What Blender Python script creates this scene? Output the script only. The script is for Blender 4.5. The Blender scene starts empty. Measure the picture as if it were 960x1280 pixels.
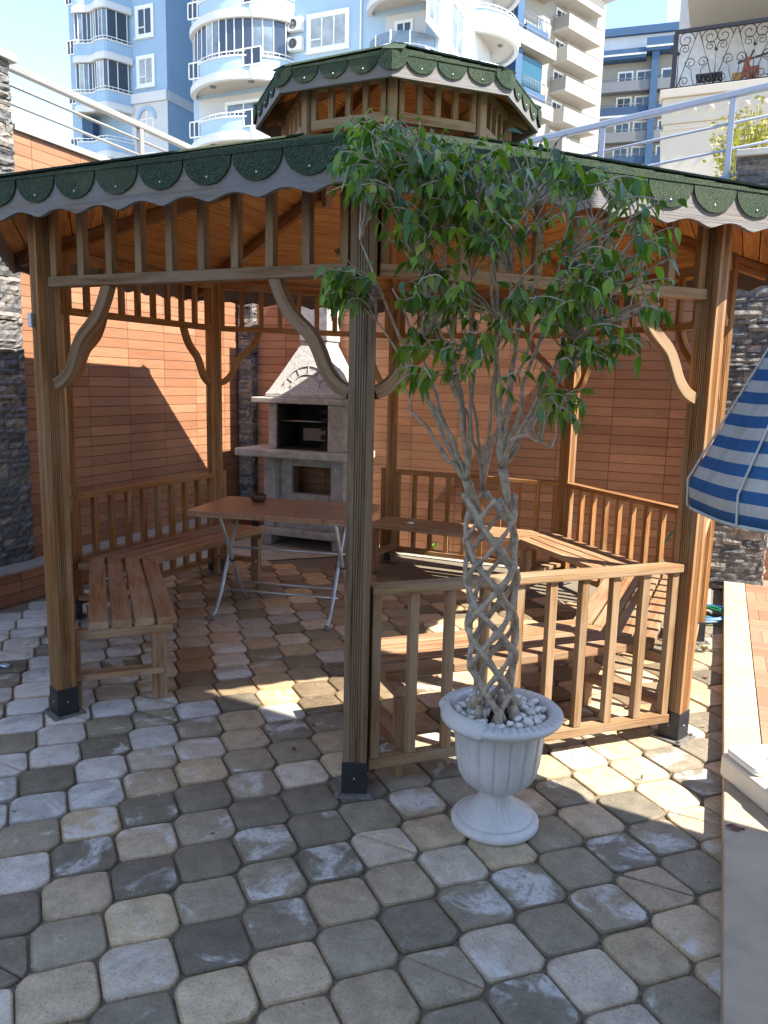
import bpy, bmesh, math, random
from mathutils import Vector, Matrix, noise
R=random.Random(7)
rad=math.radians; sin=math.sin; cos=math.cos; PI=math.pi
V=Vector
sc=bpy.context.scene
COL=sc.collection

# ---------------------------------------------------------------- camera model (metres, gazebo centre = origin)
CO=V((0.19297,-4.82264,1.57265)); YAW,PIT,ROLL,FPX=-0.0365885,0.1654358,0.0230679,975.17
_fw=V((sin(YAW)*cos(PIT),cos(YAW)*cos(PIT),-sin(PIT))); _rt=V((cos(YAW),-sin(YAW),0)); _up=_rt.cross(_fw)
RT=_rt*cos(ROLL)+_up*sin(ROLL); UP=-_rt*sin(ROLL)+_up*cos(ROLL); FW=_fw
def ray(u,v): return FW+RT*((u-480)/FPX)-UP*((v-640)/FPX)
def proj(p):
    d=V(p)-CO; z=d.dot(FW); return (480+FPX*d.dot(RT)/z, 640-FPX*d.dot(UP)/z)
def hit(u,v,pt,n):
    d=ray(u,v); n=V(n); t=(V(pt)-CO).dot(n)/d.dot(n); return CO+d*t
A21=rad(-21); CR=V((cos(A21),sin(A21),0)); CS=V((-sin(A21),cos(A21),0))      # yard axes: r to the right, s away
def RM(p): return CR*p[0]+CS*p[1]+V((0,0,p[2]))
def toR(p): return V((p.dot(CR),p.dot(CS),p.z))
def onS(u,v,s): q=toR(hit(u,v,CS*s,CS)); return q.x,q.z      # r,z on plane s
def onR(u,v,r): q=toR(hit(u,v,CR*r,CR)); return q.y,q.z      # s,z on plane r
def ID(p): return V(p)
def frame(O,deg):
    O=V(O); a=rad(deg); dx=V((cos(a),sin(a),0)); dn=V((sin(a),-cos(a),0))
    return lambda p: O+dx*p[0]+dn*p[1]+V((0,0,p[2]))

# ---------------------------------------------------------------- mesh builder
class MB:
    def __init__(s,xf=ID): s.v=[]; s.f=[]; s.uv=[]; s.c=[]; s.xf=xf; s.smooth=[]
    def add(s,pts,faces,uvs=None,col=None,smooth=False):
        o=len(s.v); s.v+= [s.xf(p) for p in pts]
        for i,f in enumerate(faces):
            s.f.append([o+k for k in f]); s.uv.append(uvs[i] if uvs else [(0,0)]*len(f)); s.c.append(col); s.smooth.append(smooth)
    def beam(s,p0,p1,w,h,up=(0,0,1),col=None):
        p0,p1=V(p0),V(p1); d=p1-p0; L=d.length
        if L<1e-6: return
        d=d/L; up=V(up)
        if abs(d.dot(up))>.98: up=V((1,0,0)) if abs(d.x)<.9 else V((0,1,0))
        sd=d.cross(up).normalized(); u=sd.cross(d)
        P=[]
        for q in (p0,p1):
            for a,b in ((-1,-1),(1,-1),(1,1),(-1,1)): P.append(q+sd*(a*w/2)+u*(b*h/2))
        ou=R.random()*40; ov=R.random()*40
        def q(c,wd): return [(ou,ov+c),(ou,ov+c+wd),(ou+L,ov+c+wd),(ou+L,ov+c)]
        F=[(0,1,5,4),(1,2,6,5),(2,3,7,6),(3,0,4,7)]; U=[q(0,w),q(w,h),q(w+h,w),q(2*w+h,h)]
        e=[(ou,ov),(ou,ov+w),(ou+.0+h,ov+w),(ou+h,ov)]
        s.add(P,[tuple(reversed(f)) for f in F]+[(0,1,2,3),(7,6,5,4)],[list(reversed(x)) for x in U]+[e,e],col)
    def box(s,x0,x1,y0,y1,z0,z1,col=None):
        cx,cy,cz=(x0+x1)/2,(y0+y1)/2,(z0+z1)/2; dx,dy,dz=x1-x0,y1-y0,z1-z0
        if dx>=dy and dx>=dz: s.beam((x0,cy,cz),(x1,cy,cz),dy,dz,(0,0,1),col)
        elif dy>=dz: s.beam((cx,y0,cz),(cx,y1,cz),dx,dz,(0,0,1),col)
        else: s.beam((cx,cy,z0),(cx,cy,z1),dy,dx,(1,0,0),col)
    def prism(s,poly,z0,z1,col=None,smooth=False):
        n=len(poly); ou=R.random()*20
        P=[(x,y,z0) for x,y in poly]+[(x,y,z1) for x,y in poly]
        F=[tuple(range(n-1,-1,-1)),tuple(range(n,2*n))]
        U=[[(ou+poly[i][0],poly[i][1]) for i in range(n-1,-1,-1)],[(ou+x,y) for x,y in poly]]
        l=0
        for i in range(n):
            j=(i+1)%n; d=math.hypot(poly[j][0]-poly[i][0],poly[j][1]-poly[i][1])
            F.append((i,j,n+j,n+i)); U.append([(z0+ou,l),(z0+ou,l+d),(z1+ou,l+d),(z1+ou,l)]); l+=d
        s.add(P,F,U,col,smooth)
    def ext(s,poly,O,X,Y,Z,th,col=None,smooth=False,uvs=True):
        """polygon in the X,Y plane at O, thickness th along Z; texture runs along X"""
        O,X,Y,Z=V(O),V(X).normalized(),V(Y).normalized(),V(Z).normalized(); n=len(poly); ou=R.random()*30
        P=[O+X*x+Y*y for x,y in poly]+[O+X*x+Y*y+Z*th for x,y in poly]
        F=[tuple(range(n-1,-1,-1)),tuple(range(n,2*n))]
        U=[[(ou+poly[i][0],poly[i][1]) for i in range(n-1,-1,-1)],[(ou+x,y) for x,y in poly]]
        for i in range(n):
            j=(i+1)%n; F.append((i,j,n+j,n+i)); U.append([(ou+poly[i][0],poly[i][1]),(ou+poly[j][0],poly[j][1]),(ou+poly[j][0],poly[j][1]+th),(ou+poly[i][0],poly[i][1]+th)])
        s.add(P,F,U,col,smooth)
    def ribbon(s,path,w,h,Z,col=None):
        """path of points swept with a w (in plane) x h (along Z) section"""
        Z=V(Z).normalized(); P=[]; path=[V(p) for p in path]; n=len(path); l=0; ou=R.random()*20; ls=[]
        for i,p in enumerate(path):
            t=(path[min(i+1,n-1)]-path[max(i-1,0)]).normalized(); sd=Z.cross(t).normalized()
            if i: l+=(p-path[i-1]).length
            ls.append(ou+l)
            for a,b in ((-1,-1),(1,-1),(1,1),(-1,1)): P.append(p+sd*(a*w/2)+Z*(b*h/2))
        F=[];U=[]
        for i in range(n-1):
            for k in range(4):
                k2=(k+1)%4; F.append((4*i+k,4*i+k2,4*i+4+k2,4*i+4+k)); U.append([(ls[i],k*w),(ls[i],k*w+w),(ls[i+1],k*w+w),(ls[i+1],k*w)])
        F+=[(3,2,1,0),(4*n-4,4*n-3,4*n-2,4*n-1)]; U+=[[(0,0),(0,w),(h,w),(h,0)]]*2
        s.add(P,F,U,col)
    def tube(s,pts,rr,n=8,col=None,cap=True):
        pts=[V(p) for p in pts]; m=len(pts)
        if not isinstance(rr,(list,tuple)): rr=[rr]*m
        P=[];ref=None;ls=[];l=0
        for i,p in enumerate(pts):
            t=(pts[min(i+1,m-1)]-pts[max(i-1,0)]).normalized()
            if ref is None: ref=V((0,0,1)) if abs(t.z)<.9 else V((1,0,0))
            a=t.cross(ref).normalized(); b=a.cross(t).normalized(); ref=b
            if i: l+=(p-pts[i-1]).length
            ls.append(l)
            for k in range(n):
                q=2*PI*k/n; P.append(p+a*(cos(q)*rr[i])+b*(sin(q)*rr[i]))
        F=[];U=[]
        for i in range(m-1):
            for k in range(n):
                k2=(k+1)%n; F.append((i*n+k,i*n+k2,i*n+n+k2,i*n+n+k)); U.append([(ls[i],k/n*.1),(ls[i],(k+1)/n*.1),(ls[i+1],(k+1)/n*.1),(ls[i+1],k/n*.1)])
        if cap: F+=[tuple(range(n-1,-1,-1)),tuple(range((m-1)*n,m*n))]; U+=[[(0,0)]*n]*2
        s.add(P,F,U,col,True)
    def lathe(s,prof,c=(0,0,0),n=32,col=None,fn=None):
        c=V(c); P=[]; m=len(prof)
        for i,(r,z) in enumerate(prof):
            for k in range(n):
                a=2*PI*k/n; rr,zz=(fn(r,z,a,i) if fn else (r,z)); P.append(c+V((rr*cos(a),rr*sin(a),zz)))
        F=[(i*n+k,i*n+(k+1)%n,i*n+n+(k+1)%n,i*n+n+k) for i in range(m-1) for k in range(n)]
        if prof[0][0]>1e-4: F.append(tuple(range(n-1,-1,-1)))
        if prof[-1][0]>1e-4: F.append(tuple(range((m-1)*n,m*n)))
        s.add(P,F,None,col,True)
    def blob(s,c,rx,ry,rz,seed=0,rough=.2,col=None,sub=2):
        bm=bmesh.new(); bmesh.ops.create_icosphere(bm,subdivisions=sub,radius=1)
        P=[]; 
        for v_ in bm.verts:
            q=v_.co; k=1+rough*noise.noise(q*1.7+V((seed,seed*.7,3)))
            P.append(V(c)+V((q.x*rx*k,q.y*ry*k,q.z*rz*k)))
        s.add(P,[tuple(x.index for x in f.verts) for f in bm.faces],None,col,True); bm.free()
    def build(s,name,mat,parent=None,bevel=0,sub=0):
        me=bpy.data.meshes.new(name); inv=parent_inv(parent)
        me.from_pydata([inv@p for p in s.v],[],s.f)
        ul=me.uv_layers.new(name='UVMap'); fl=[c for f in s.uv for u in f for c in u]
        if len(fl)==len(ul.data)*2: ul.data.foreach_set('uv',fl)
        if any(c is not None for c in s.c):
            ca=me.color_attributes.new('Col','FLOAT_COLOR','CORNER'); d=[]
            for f,c in zip(s.f,s.c):
                c=c or (1,1,1,1)
                if len(c)==3: c=(*c,1)
                d+=list(c)*len(f)
            ca.data.foreach_set('color',d)
        me.polygons.foreach_set('use_smooth',s.smooth)
        me.materials.append(mat); me.update()
        o=bpy.data.objects.new(name,me); COL.objects.link(o)
        if parent: o.parent=parent
        if bevel:
            m=o.modifiers.new('bevel','BEVEL'); m.width=bevel; m.segments=2; m.limit_method='ANGLE'; m.angle_limit=rad(40)
        if sub:
            m=o.modifiers.new('sub','SUBSURF'); m.levels=sub; m.render_levels=sub
        return o
def world_of(o):
    m=Matrix.Identity(4)
    while o: m=Matrix.LocRotScale(o.location,o.rotation_euler,None)@m; o=o.parent
    return m
def parent_inv(p): return world_of(p).inverted() if p else Matrix.Identity(4)
def tag(o,label,cat,group=None,kind=None):
    if label: o['label']=label
    if cat: o['category']=cat
    if group: o['group']=group
    if kind: o['kind']=kind
    return o
def thing(name,label,cat,loc,rz=0,group=None):
    o=bpy.data.objects.new(name,None); COL.objects.link(o); o.location=V(loc); o.rotation_euler=(0,0,rz); o.empty_display_size=.1
    return tag(o,label,cat,group)
def struct(o): o['kind']='structure'; return o

# ---------------------------------------------------------------- materials
def mat(name):
    m=bpy.data.materials.new(name); m.use_nodes=True; nt=m.node_tree; b=nt.nodes['Principled BSDF']; return m,nt,b
def N(nt,t,**k):
    n=nt.nodes.new(t)
    for a,b in k.items():
        if a in n.inputs.keys() if hasattr(n.inputs,'keys') else False: n.inputs[a].default_value=b
        else: setattr(n,a,b)
    return n
def ramp(nt,fac,stops,interp='LINEAR'):
    r=nt.nodes.new('ShaderNodeValToRGB'); r.color_ramp.interpolation=interp
    e=r.color_ramp.elements
    while len(e)<len(stops): e.new(.5)
    for i,(p,c) in enumerate(stops): e[i].position=p; e[i].color=(*c,1) if len(c)==3 else c
    nt.links.new(fac,r.inputs[0]); return r.outputs[0]
def mapn(nt,coord,scale,loc=(0,0,0)):
    tc=nt.nodes.new('ShaderNodeTexCoord'); mp=nt.nodes.new('ShaderNodeMapping'); mp.inputs['Scale'].default_value=scale; mp.inputs['Location'].default_value=loc
    nt.links.new(tc.outputs[coord],mp.inputs[0]); return mp.outputs[0]
def noi(nt,vec,scale,detail=5,rough=.55,dist=0):
    n=nt.nodes.new('ShaderNodeTexNoise'); n.inputs['Scale'].default_value=scale; n.inputs['Detail'].default_value=detail; n.inputs['Roughness'].default_value=rough; n.inputs['Distortion'].default_value=dist
    nt.links.new(vec,n.inputs['Vector']); return n.outputs['Fac']
def mix(nt,fac,a,b,mode='MIX'):
    m=nt.nodes.new('ShaderNodeMix'); m.data_type='RGBA'; m.blend_type=mode
    for i,x in ((0,fac),(6,a),(7,b)):
        if hasattr(x,'links'): nt.links.new(x,m.inputs[i])
        else: m.inputs[i].default_value=x if i==0 else ((*x,1) if len(x)==3 else x)
    return m.outputs[2]
def math_(nt,op,a,b=0.,c=0.):
    m=nt.nodes.new('ShaderNodeMath'); m.operation=op
    for i,x in enumerate((a,b,c)):
        if hasattr(x,'links'): nt.links.new(x,m.inputs[i])
        else: m.inputs[i].default_value=x
    return m.outputs[0]
def bump(nt,b,h,dist,st=1.):
    n=nt.nodes.new('ShaderNodeBump'); n.inputs['Strength'].default_value=st; n.inputs['Distance'].default_value=dist
    nt.links.new(h,n.inputs['Height']); nt.links.new(n.outputs[0],b.inputs['Normal'])
def attr(nt,name='Col'):
    a=nt.nodes.new('ShaderNodeAttribute'); a.attribute_name=name; return a
def hsvrand(nt,col,amt=.25):
    oi=nt.nodes.new('ShaderNodeObjectInfo'); h=nt.nodes.new('ShaderNodeHueSaturation')
    nt.links.new(math_(nt,'MULTIPLY_ADD',oi.outputs['Random'],amt,1-amt/2),h.inputs['Value']); nt.links.new(col,h.inputs['Color']); return h.outputs[0]
def wood(name,dark,mid,light,grey=None,greyamt=0.,rough=.7,rnd=.2):
    m,nt,b=mat(name)
    g=noi(nt,mapn(nt,'UV',(1.1,30,1)),1,8,.68,1.1)
    c=ramp(nt,g,[(.36,dark),(.5,mid),(.63,light)])
    f=noi(nt,mapn(nt,'UV',(3.5,150,1)),1,4,.7,.4)
    c=mix(nt,math_(nt,'MULTIPLY',ramp(nt,f,[(.38,(1,1,1)),(.54,(0,0,0))]),.6),c,tuple(x*.7 for x in dark))
    # knots
    vo=nt.nodes.new('ShaderNodeTexVoronoi'); vo.inputs['Scale'].default_value=1; nt.links.new(mapn(nt,'UV',(1.9,7,1)),vo.inputs['Vector'])
    k=ramp(nt,vo.outputs['Distance'],[(.05,(1,1,1)),(.13,(0,0,0))])
    c=mix(nt,math_(nt,'MULTIPLY',k,.65),c,tuple(x*.35 for x in dark))
    lo=noi(nt,mapn(nt,'UV',(.6,2.5,1)),1,2)
    c=mix(nt,math_(nt,'MULTIPLY',ramp(nt,lo,[(.35,(0,0,0)),(.65,(1,1,1))]),.3),c,mid,'MULTIPLY') if False else mix(nt,math_(nt,'MULTIPLY',lo,.35),c,dark)
    if grey:
        gn=noi(nt,mapn(nt,'UV',(2.2,14,1),(5,3,0)),1,4,.6)
        c=mix(nt,ramp(nt,gn,[(.5-greyamt*.4,(0,0,0)),(.72-greyamt*.4,(1,1,1))]) ,c,grey)
    c=hsvrand(nt,c,rnd)
    nt.links.new(c,b.inputs['Base Color']); b.inputs['Roughness'].default_value=rough; b.inputs['Specular IOR Level'].default_value=.25
    bump(nt,b,math_(nt,'ADD',g,f),.003)
    return m
M={}
M['pine']=wood('pine_wood',(.18,.07,.02),(.37,.17,.052),(.47,.24,.085),(.33,.2,.11),.1)
M['post']=wood('post_wood',(.17,.068,.02),(.34,.155,.05),(.45,.235,.085),(.29,.175,.09),.2)
M['grey']=wood('weathered_wood',(.105,.055,.024),(.245,.14,.07),(.34,.215,.115),(.26,.18,.115),.3)
M['fascia']=wood('silvered_fascia_wood',(.11,.085,.065),(.25,.20,.15),(.36,.29,.21),(.19,.18,.175),.5)
M['ceil']=wood('ceiling_boards_wood',(.30,.11,.025),(.58,.27,.075),(.68,.36,.12),rough=.55)
M['seat']=wood('bench_wood',(.19,.085,.038),(.35,.18,.085),(.45,.255,.13),(.35,.235,.145),.25)
M['rail']=wood('sun_bleached_wood',(.16,.082,.036),(.33,.19,.085),(.43,.27,.135),(.32,.22,.13),.3)
def flat(name,col,rough=.6,metal=0,nz=0.,scale=8,bmp=0.,coord='Object',spec=.5):
    m,nt,b=mat(name)
    if nz:
        n=noi(nt,mapn(nt,coord,(1,1,1)),scale,6,.6); lo=tuple(x*(1-nz) for x in col); hi=tuple(min(1,x*(1+nz*.6)) for x in col)
        nt.links.new(ramp(nt,n,[(.3,lo),(.7,hi)]),b.inputs['Base Color'])
        if bmp: bump(nt,b,n,bmp)
    else: b.inputs['Base Color'].default_value=(*col,1)
    b.inputs['Roughness'].default_value=rough; b.inputs['Metallic'].default_value=metal; b.inputs['Specular IOR Level'].default_value=spec
    return m
M['black']=flat('black_steel',(.02,.021,.025),.45,0,.3,30)
M['white']=flat('white_trim',(.74,.74,.72),.5,0,.05,3)
M['plate']=flat('galvanised_plate',(.22,.2,.18),.6,.3,.4,40)
M['screw']=flat('zinc_screw',(.7,.7,.7),.35,.8)
def shingle():
    m,nt,b=mat('green_shingle'); tc=mapn(nt,'Object',(1,1,1))
    n=noi(nt,tc,260,2,.7); l=noi(nt,tc,3.5,4,.6)
    c=ramp(nt,n,[(.35,(.009,.02,.015)),(.52,(.028,.05,.031)),(.70,(.11,.135,.085))])
    c=mix(nt,math_(nt,'MULTIPLY',ramp(nt,l,[(.45,(0,0,0)),(.75,(1,1,1))]),.35),c,(.13,.13,.075))
    nt.links.new(c,b.inputs['Base Color']); b.inputs['Roughness'].default_value=.9; b.inputs['Specular IOR Level'].default_value=.2; bump(nt,b,n,.002); return m
M['shingle']=shingle()
def plankwall():
    m,nt,b=mat('wood_look_wall_tiles'); uv=mapn(nt,'UV',(1,1,1))
    br=nt.nodes.new('ShaderNodeTexBrick'); br.offset=0; br.inputs['Scale'].default_value=1; br.inputs['Brick Width'].default_value=.455; br.inputs['Row Height'].default_value=.078
    br.inputs['Mortar Size'].default_value=.0030; br.inputs['Mortar Smooth'].default_value=.2; br.inputs['Bias'].default_value=0
    br.inputs['Color1'].default_value=(.33,.145,.075,1); br.inputs['Color2'].default_value=(.43,.21,.118,1); br.inputs['Mortar'].default_value=(.045,.02,.012,1)
    nt.links.new(uv,br.inputs['Vector'])
    g=noi(nt,mapn(nt,'UV',(5,75,1)),1,6,.65,1.2)
    c=mix(nt,math_(nt,'MULTIPLY',ramp(nt,g,[(.3,(1,1,1)),(.65,(0,0,0))]),.55),br.outputs['Color'],(.17,.06,.028))
    l=noi(nt,mapn(nt,'UV',(1.2,3,1)),1.,3)
    c=mix(nt,math_(nt,'MULTIPLY',l,.3),c,(.55,.30,.17))
    sp=nt.nodes.new('ShaderNodeSeparateXYZ'); nt.links.new(uv,sp.inputs[0]); cb_=nt.nodes.new('ShaderNodeCombineXYZ')
    nt.links.new(math_(nt,'FLOOR',math_(nt,'DIVIDE',sp.outputs[0],.455)),cb_.inputs[0]); nt.links.new(math_(nt,'FLOOR',math_(nt,'DIVIDE',sp.outputs[1],.078)),cb_.inputs[1])
    wn=nt.nodes.new('ShaderNodeTexWhiteNoise'); nt.links.new(cb_.outputs[0],wn.inputs['Vector'])
    c=mix(nt,.5,c,ramp(nt,wn.outputs['Value'],[(0,(.66,.64,.62)),(1,(1.22,1.2,1.16))]),'MULTIPLY')
    nt.links.new(c,b.inputs['Base Color']); b.inputs['Roughness'].default_value=.62; b.inputs['Specular IOR Level'].default_value=.3
    bump(nt,b,math_(nt,'MULTIPLY_ADD',g,.15,math_(nt,'MULTIPLY',br.outputs['Fac'],-1.)),.004); return m
M['plank']=plankwall()
def paver():
    m,nt,b=mat('concrete_pavers'); a=attr(nt); uv=mapn(nt,'UV',(1,1,1))
    n1=noi(nt,uv,14,7,.65); n2=noi(nt,uv,90,3,.6); n3=noi(nt,uv,5.5,6,.62,.7); n4=noi(nt,uv,420,2,.6)
    c=mix(nt,1.,a.outputs['Color'],ramp(nt,n1,[(.25,(.62,.62,.62)),(.75,(1.25,1.25,1.25))]),'MULTIPLY')
    c=mix(nt,.6,c,ramp(nt,n2,[(.3,(.72,.7,.68)),(.7,(1.15,1.15,1.15))]),'MULTIPLY')
    c=mix(nt,.8,c,ramp(nt,n4,[(.32,(.5,.5,.48)),(.6,(1.15,1.15,1.15))]),'MULTIPLY')
    vo=nt.nodes.new('ShaderNodeTexVoronoi'); vo.inputs['Scale'].default_value=75; nt.links.new(uv,vo.inputs['Vector'])
    c=mix(nt,ramp(nt,vo.outputs['Distance'],[(.08,(.75,.75,.75)),(.2,(0,0,0))]),c,(.07,.06,.05))
    # dried lime bloom: threshold from vertex alpha
    w=math_(nt,'SUBTRACT',n3,a.outputs['Alpha']); w=ramp(nt,w,[(-.0,(0,0,0)),(.09,(1,1,1))])
    w2=math_(nt,'MULTIPLY',w,ramp(nt,noi(nt,uv,60,4,.7),[(.36,(.25,.25,.25)),(.5,(1,1,1))]))
    c=mix(nt,math_(nt,'MULTIPLY',w2,.74),c,(.68,.66,.62))
    nt.links.new(c,b.inputs['Base Color']); nt.links.new(math_(nt,'MULTIPLY_ADD',w,.3,.5),b.inputs['Roughness']); b.inputs['Specular IOR Level'].default_value=.35
    bump(nt,b,math_(nt,'MULTIPLY_ADD',n2,.5,math_(nt,'MULTIPLY_ADD',n4,.35,n1)),.0035); return m
M['paver']=paver()
def coln(name,rough=.85,nz=20,amt=.35,bmp=.004,spec=.3):
    m,nt,b=mat(name); a=attr(nt); tc=mapn(nt,'Object',(1,1,1)); n=noi(nt,tc,nz,8,.68); n2=noi(nt,tc,nz*.25,4,.6)
    c=mix(nt,1.,a.outputs['Color'],ramp(nt,n,[(.3,(1-amt,)*3),(.7,(1+amt,)*3)]),'MULTIPLY')
    nt.links.new(c,b.inputs['Base Color']); b.inputs['Roughness'].default_value=rough; b.inputs['Specular IOR Level'].default_value=spec
    if bmp: bump(nt,b,math_(nt,'ADD',n,n2),bmp)
    return m
M['slate']=coln('split_face_slate',.8,26,.55,.018,.4)
M['parquet']=coln('parquet_tile',.6,60,.12,.0006)
M['stonev']=coln('white_pebble',.7,30,.08,.002)
M['leaf']=None
def leafm():
    m,nt,b=mat('fig_leaf'); a=attr(nt); nt.links.new(a.outputs['Color'],b.inputs['Base Color']); b.inputs['Roughness'].default_value=.30; b.inputs['Specular IOR Level'].default_value=.5
    t=nt.nodes.new('ShaderNodeBsdfTranslucent'); nt.links.new(mix(nt,1.,a.outputs['Color'],(1.6,2.0,.7),'MULTIPLY'),t.inputs['Color'])
    x=nt.nodes.new('ShaderNodeMixShader'); x.inputs[0].default_value=.32; nt.links.new(b.outputs[0],x.inputs[1]); nt.links.new(t.outputs[0],x.inputs[2])
    nt.links.new(x.outputs[0],nt.nodes['Material Output'].inputs['Surface']); return m
M['leaf']=leafm()
m,nt,b=mat('plain_leaf'); a_=attr(nt); nt.links.new(a_.outputs['Color'],b.inputs['Base Color']); b.inputs['Roughness'].default_value=.6; M['leafplain']=m
M['bark']=flat('pale_bark',(.43,.35,.26),.8,0,.5,38,.006)
def urnm():
    m,nt,b=mat('white_plastic_urn'); tc=mapn(nt,'Object',(1,1,1)); n=noi(nt,tc,7,6,.65,.4); n2=noi(nt,mapn(nt,'Object',(9,9,2.2)),3,5,.7)
    c=ramp(nt,n,[(.3,(.52,.50,.475)),(.6,(.62,.605,.59))])
    c=mix(nt,math_(nt,'MULTIPLY',ramp(nt,n2,[(.55,(0,0,0)),(.75,(1,1,1))]),.35),c,(.36,.30,.23))
    nt.links.new(c,b.inputs['Base Color']); b.inputs['Roughness'].default_value=.45; return m
M['urn']=urnm()
M['soil']=flat('dark_soil',(.03,.022,.016),.9,0,.5,60,.01)
M['concrete']=flat('cast_concrete',(.42,.41,.385),.85,0,.35,14,.004)
M['concrete2']=flat('rough_concrete_hood',(.46,.44,.41),.9,0,.35,40,.006)
M['soot']=flat('sooty_brick',(.012,.010,.009),.9,0,.5,20,.01)
M['cement']=flat('cement_screed',(.42,.38,.31),.9,0,.3,9,.004)
M['kerbtop']=flat('pale_marble_kerb',(.40,.33,.28),.5,0,.2,12)
M['edge']=flat('travertine_edge_slab',(.47,.38,.275),.6,0,.22,7,.0015)
M['mortar']=flat('sandy_joint',(.20,.165,.12),.95,0,.5,70,.006)
M['ground']=flat('dry_ground',(.30,.27,.22),.95,0,.3,2)
M['chrome']=flat('silver_tube',(.42,.43,.44),.35,.6)
M['table']=wood('laminate_table_top',(.25,.12,.07),(.36,.19,.115),(.42,.235,.145),rough=.28,rnd=0)
M['brown']=flat('dark_brown_wood',(.06,.025,.012),.5,0,.3,30)
M['hoseg']=flat('green_hose',(.02,.20,.09),.45); M['hoseb']=flat('blue_hose',(.03,.14,.42),.45); M['hosel']=flat('pale_blue_hose',(.25,.42,.62),.45)
M['beige']=flat('cream_plastic',(.72,.66,.54),.5,0,.08,6)
M['wplas']=flat('white_plastic',(.8,.78,.73),.5,0,.05,5)
M['blue']=flat('blue_plaster',(.28,.40,.52),.85,0,.06,1.2); M['blued']=flat('pale_blue_plaster',(.33,.45,.56),.85,0,.06,1.2)
M['pwhite']=flat('white_plaster',(.50,.50,.50),.8,0,.06,1)
M['bsoffit']=flat('cream_soffit',(.46,.43,.38),.85,0,.05,1)
M['bandw']=flat('white_cornice',(.55,.55,.54),.7)
M['glassd']=flat('dark_window_glass',(.035,.045,.065),.08,0,0,1,0,'Object',.8)
M['glassg']=flat('grey_window_glass',(.16,.20,.24),.1,0,.5,.9,0,'Object',.8)
M['glassc']=flat('curtained_glass',(.34,.36,.36),.2,0,.35,1.4,0,'Object',.7)
M['navy']=flat('navy_plaster',(.025,.06,.125),.7,0,.08,1); M['navyb']=flat('mid_blue_plaster',(.035,.085,.165),.7,0,.08,1)
M['tbeige']=flat('beige_plaster',(.29,.27,.23),.85,0,.07,1); M['tgrey']=flat('grey_plaster',(.17,.175,.185),.85,0,.07,1)
M['teal']=flat('teal_glazing',(.02,.08,.11),.12)
M['iron']=flat('wrought_iron',(.018,.014,.016),.5,.2)
M['villa']=flat('cream_villa_render',(.48,.42,.34),.85,0,.06,1.5)
M['villag']=flat('greige_soffit',(.40,.365,.31),.85,0,.05,2)
M['villaw']=flat('rough_white_render',(.55,.54,.54),.9,0,.15,9,.01)
M['stone_w']=flat('white_coping',(.42,.41,.385),.7,0,.12,10)
M['ironrail']=flat('white_painted_rail',(.27,.26,.245),.45,0,.08,6)
M['sunrail']=flat('blue_white_rail',(.25,.285,.37),.45,0,.08,6)

# ================================================================ ground
def ground():
    mb=MB(); mb.add([(-400,-400,-.03),(400,-400,-.03),(400,600,-.03),(-400,600,-.03)],[(0,1,2,3)],[[(0,0),(1,0),(1,1),(0,1)]])
    struct(mb.build('ground',M['ground']))
    # raised street level behind the yard walls
    mb=MB(RM); mb.box(-60,60,2.75,140,-.02,3.04); mb.box(-60,-2.95,-30,2.75,-.02,3.04)
    struct(mb.build('upper_terrace',M['cement']))
    mb=MB(RM); mb.add([(-2.9,-12,-.013),(2.1,-12,-.013),(2.1,2.5,-.013),(-2.9,2.5,-.013)],[(0,1,2,3)]); struct(mb.build('paving_bed',M['mortar']))
ground()
def clip_oct(p):
    """True when the paver belongs to the cement margin behind the gazebo"""
    q=toR(V((p[0],p[1],0)))
    for th in (157.5,112.5,67.5,22.5):
        a=rad(th)
        if p[0]*cos(a)+p[1]*sin(a)>2.1 and (q.y>.35 if th==157.5 else q.y>1.3) : 
            if not(th==112.5 and False): return True
    return q.x<-2.36+(.0 if q.y<.2 else 0)
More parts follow.
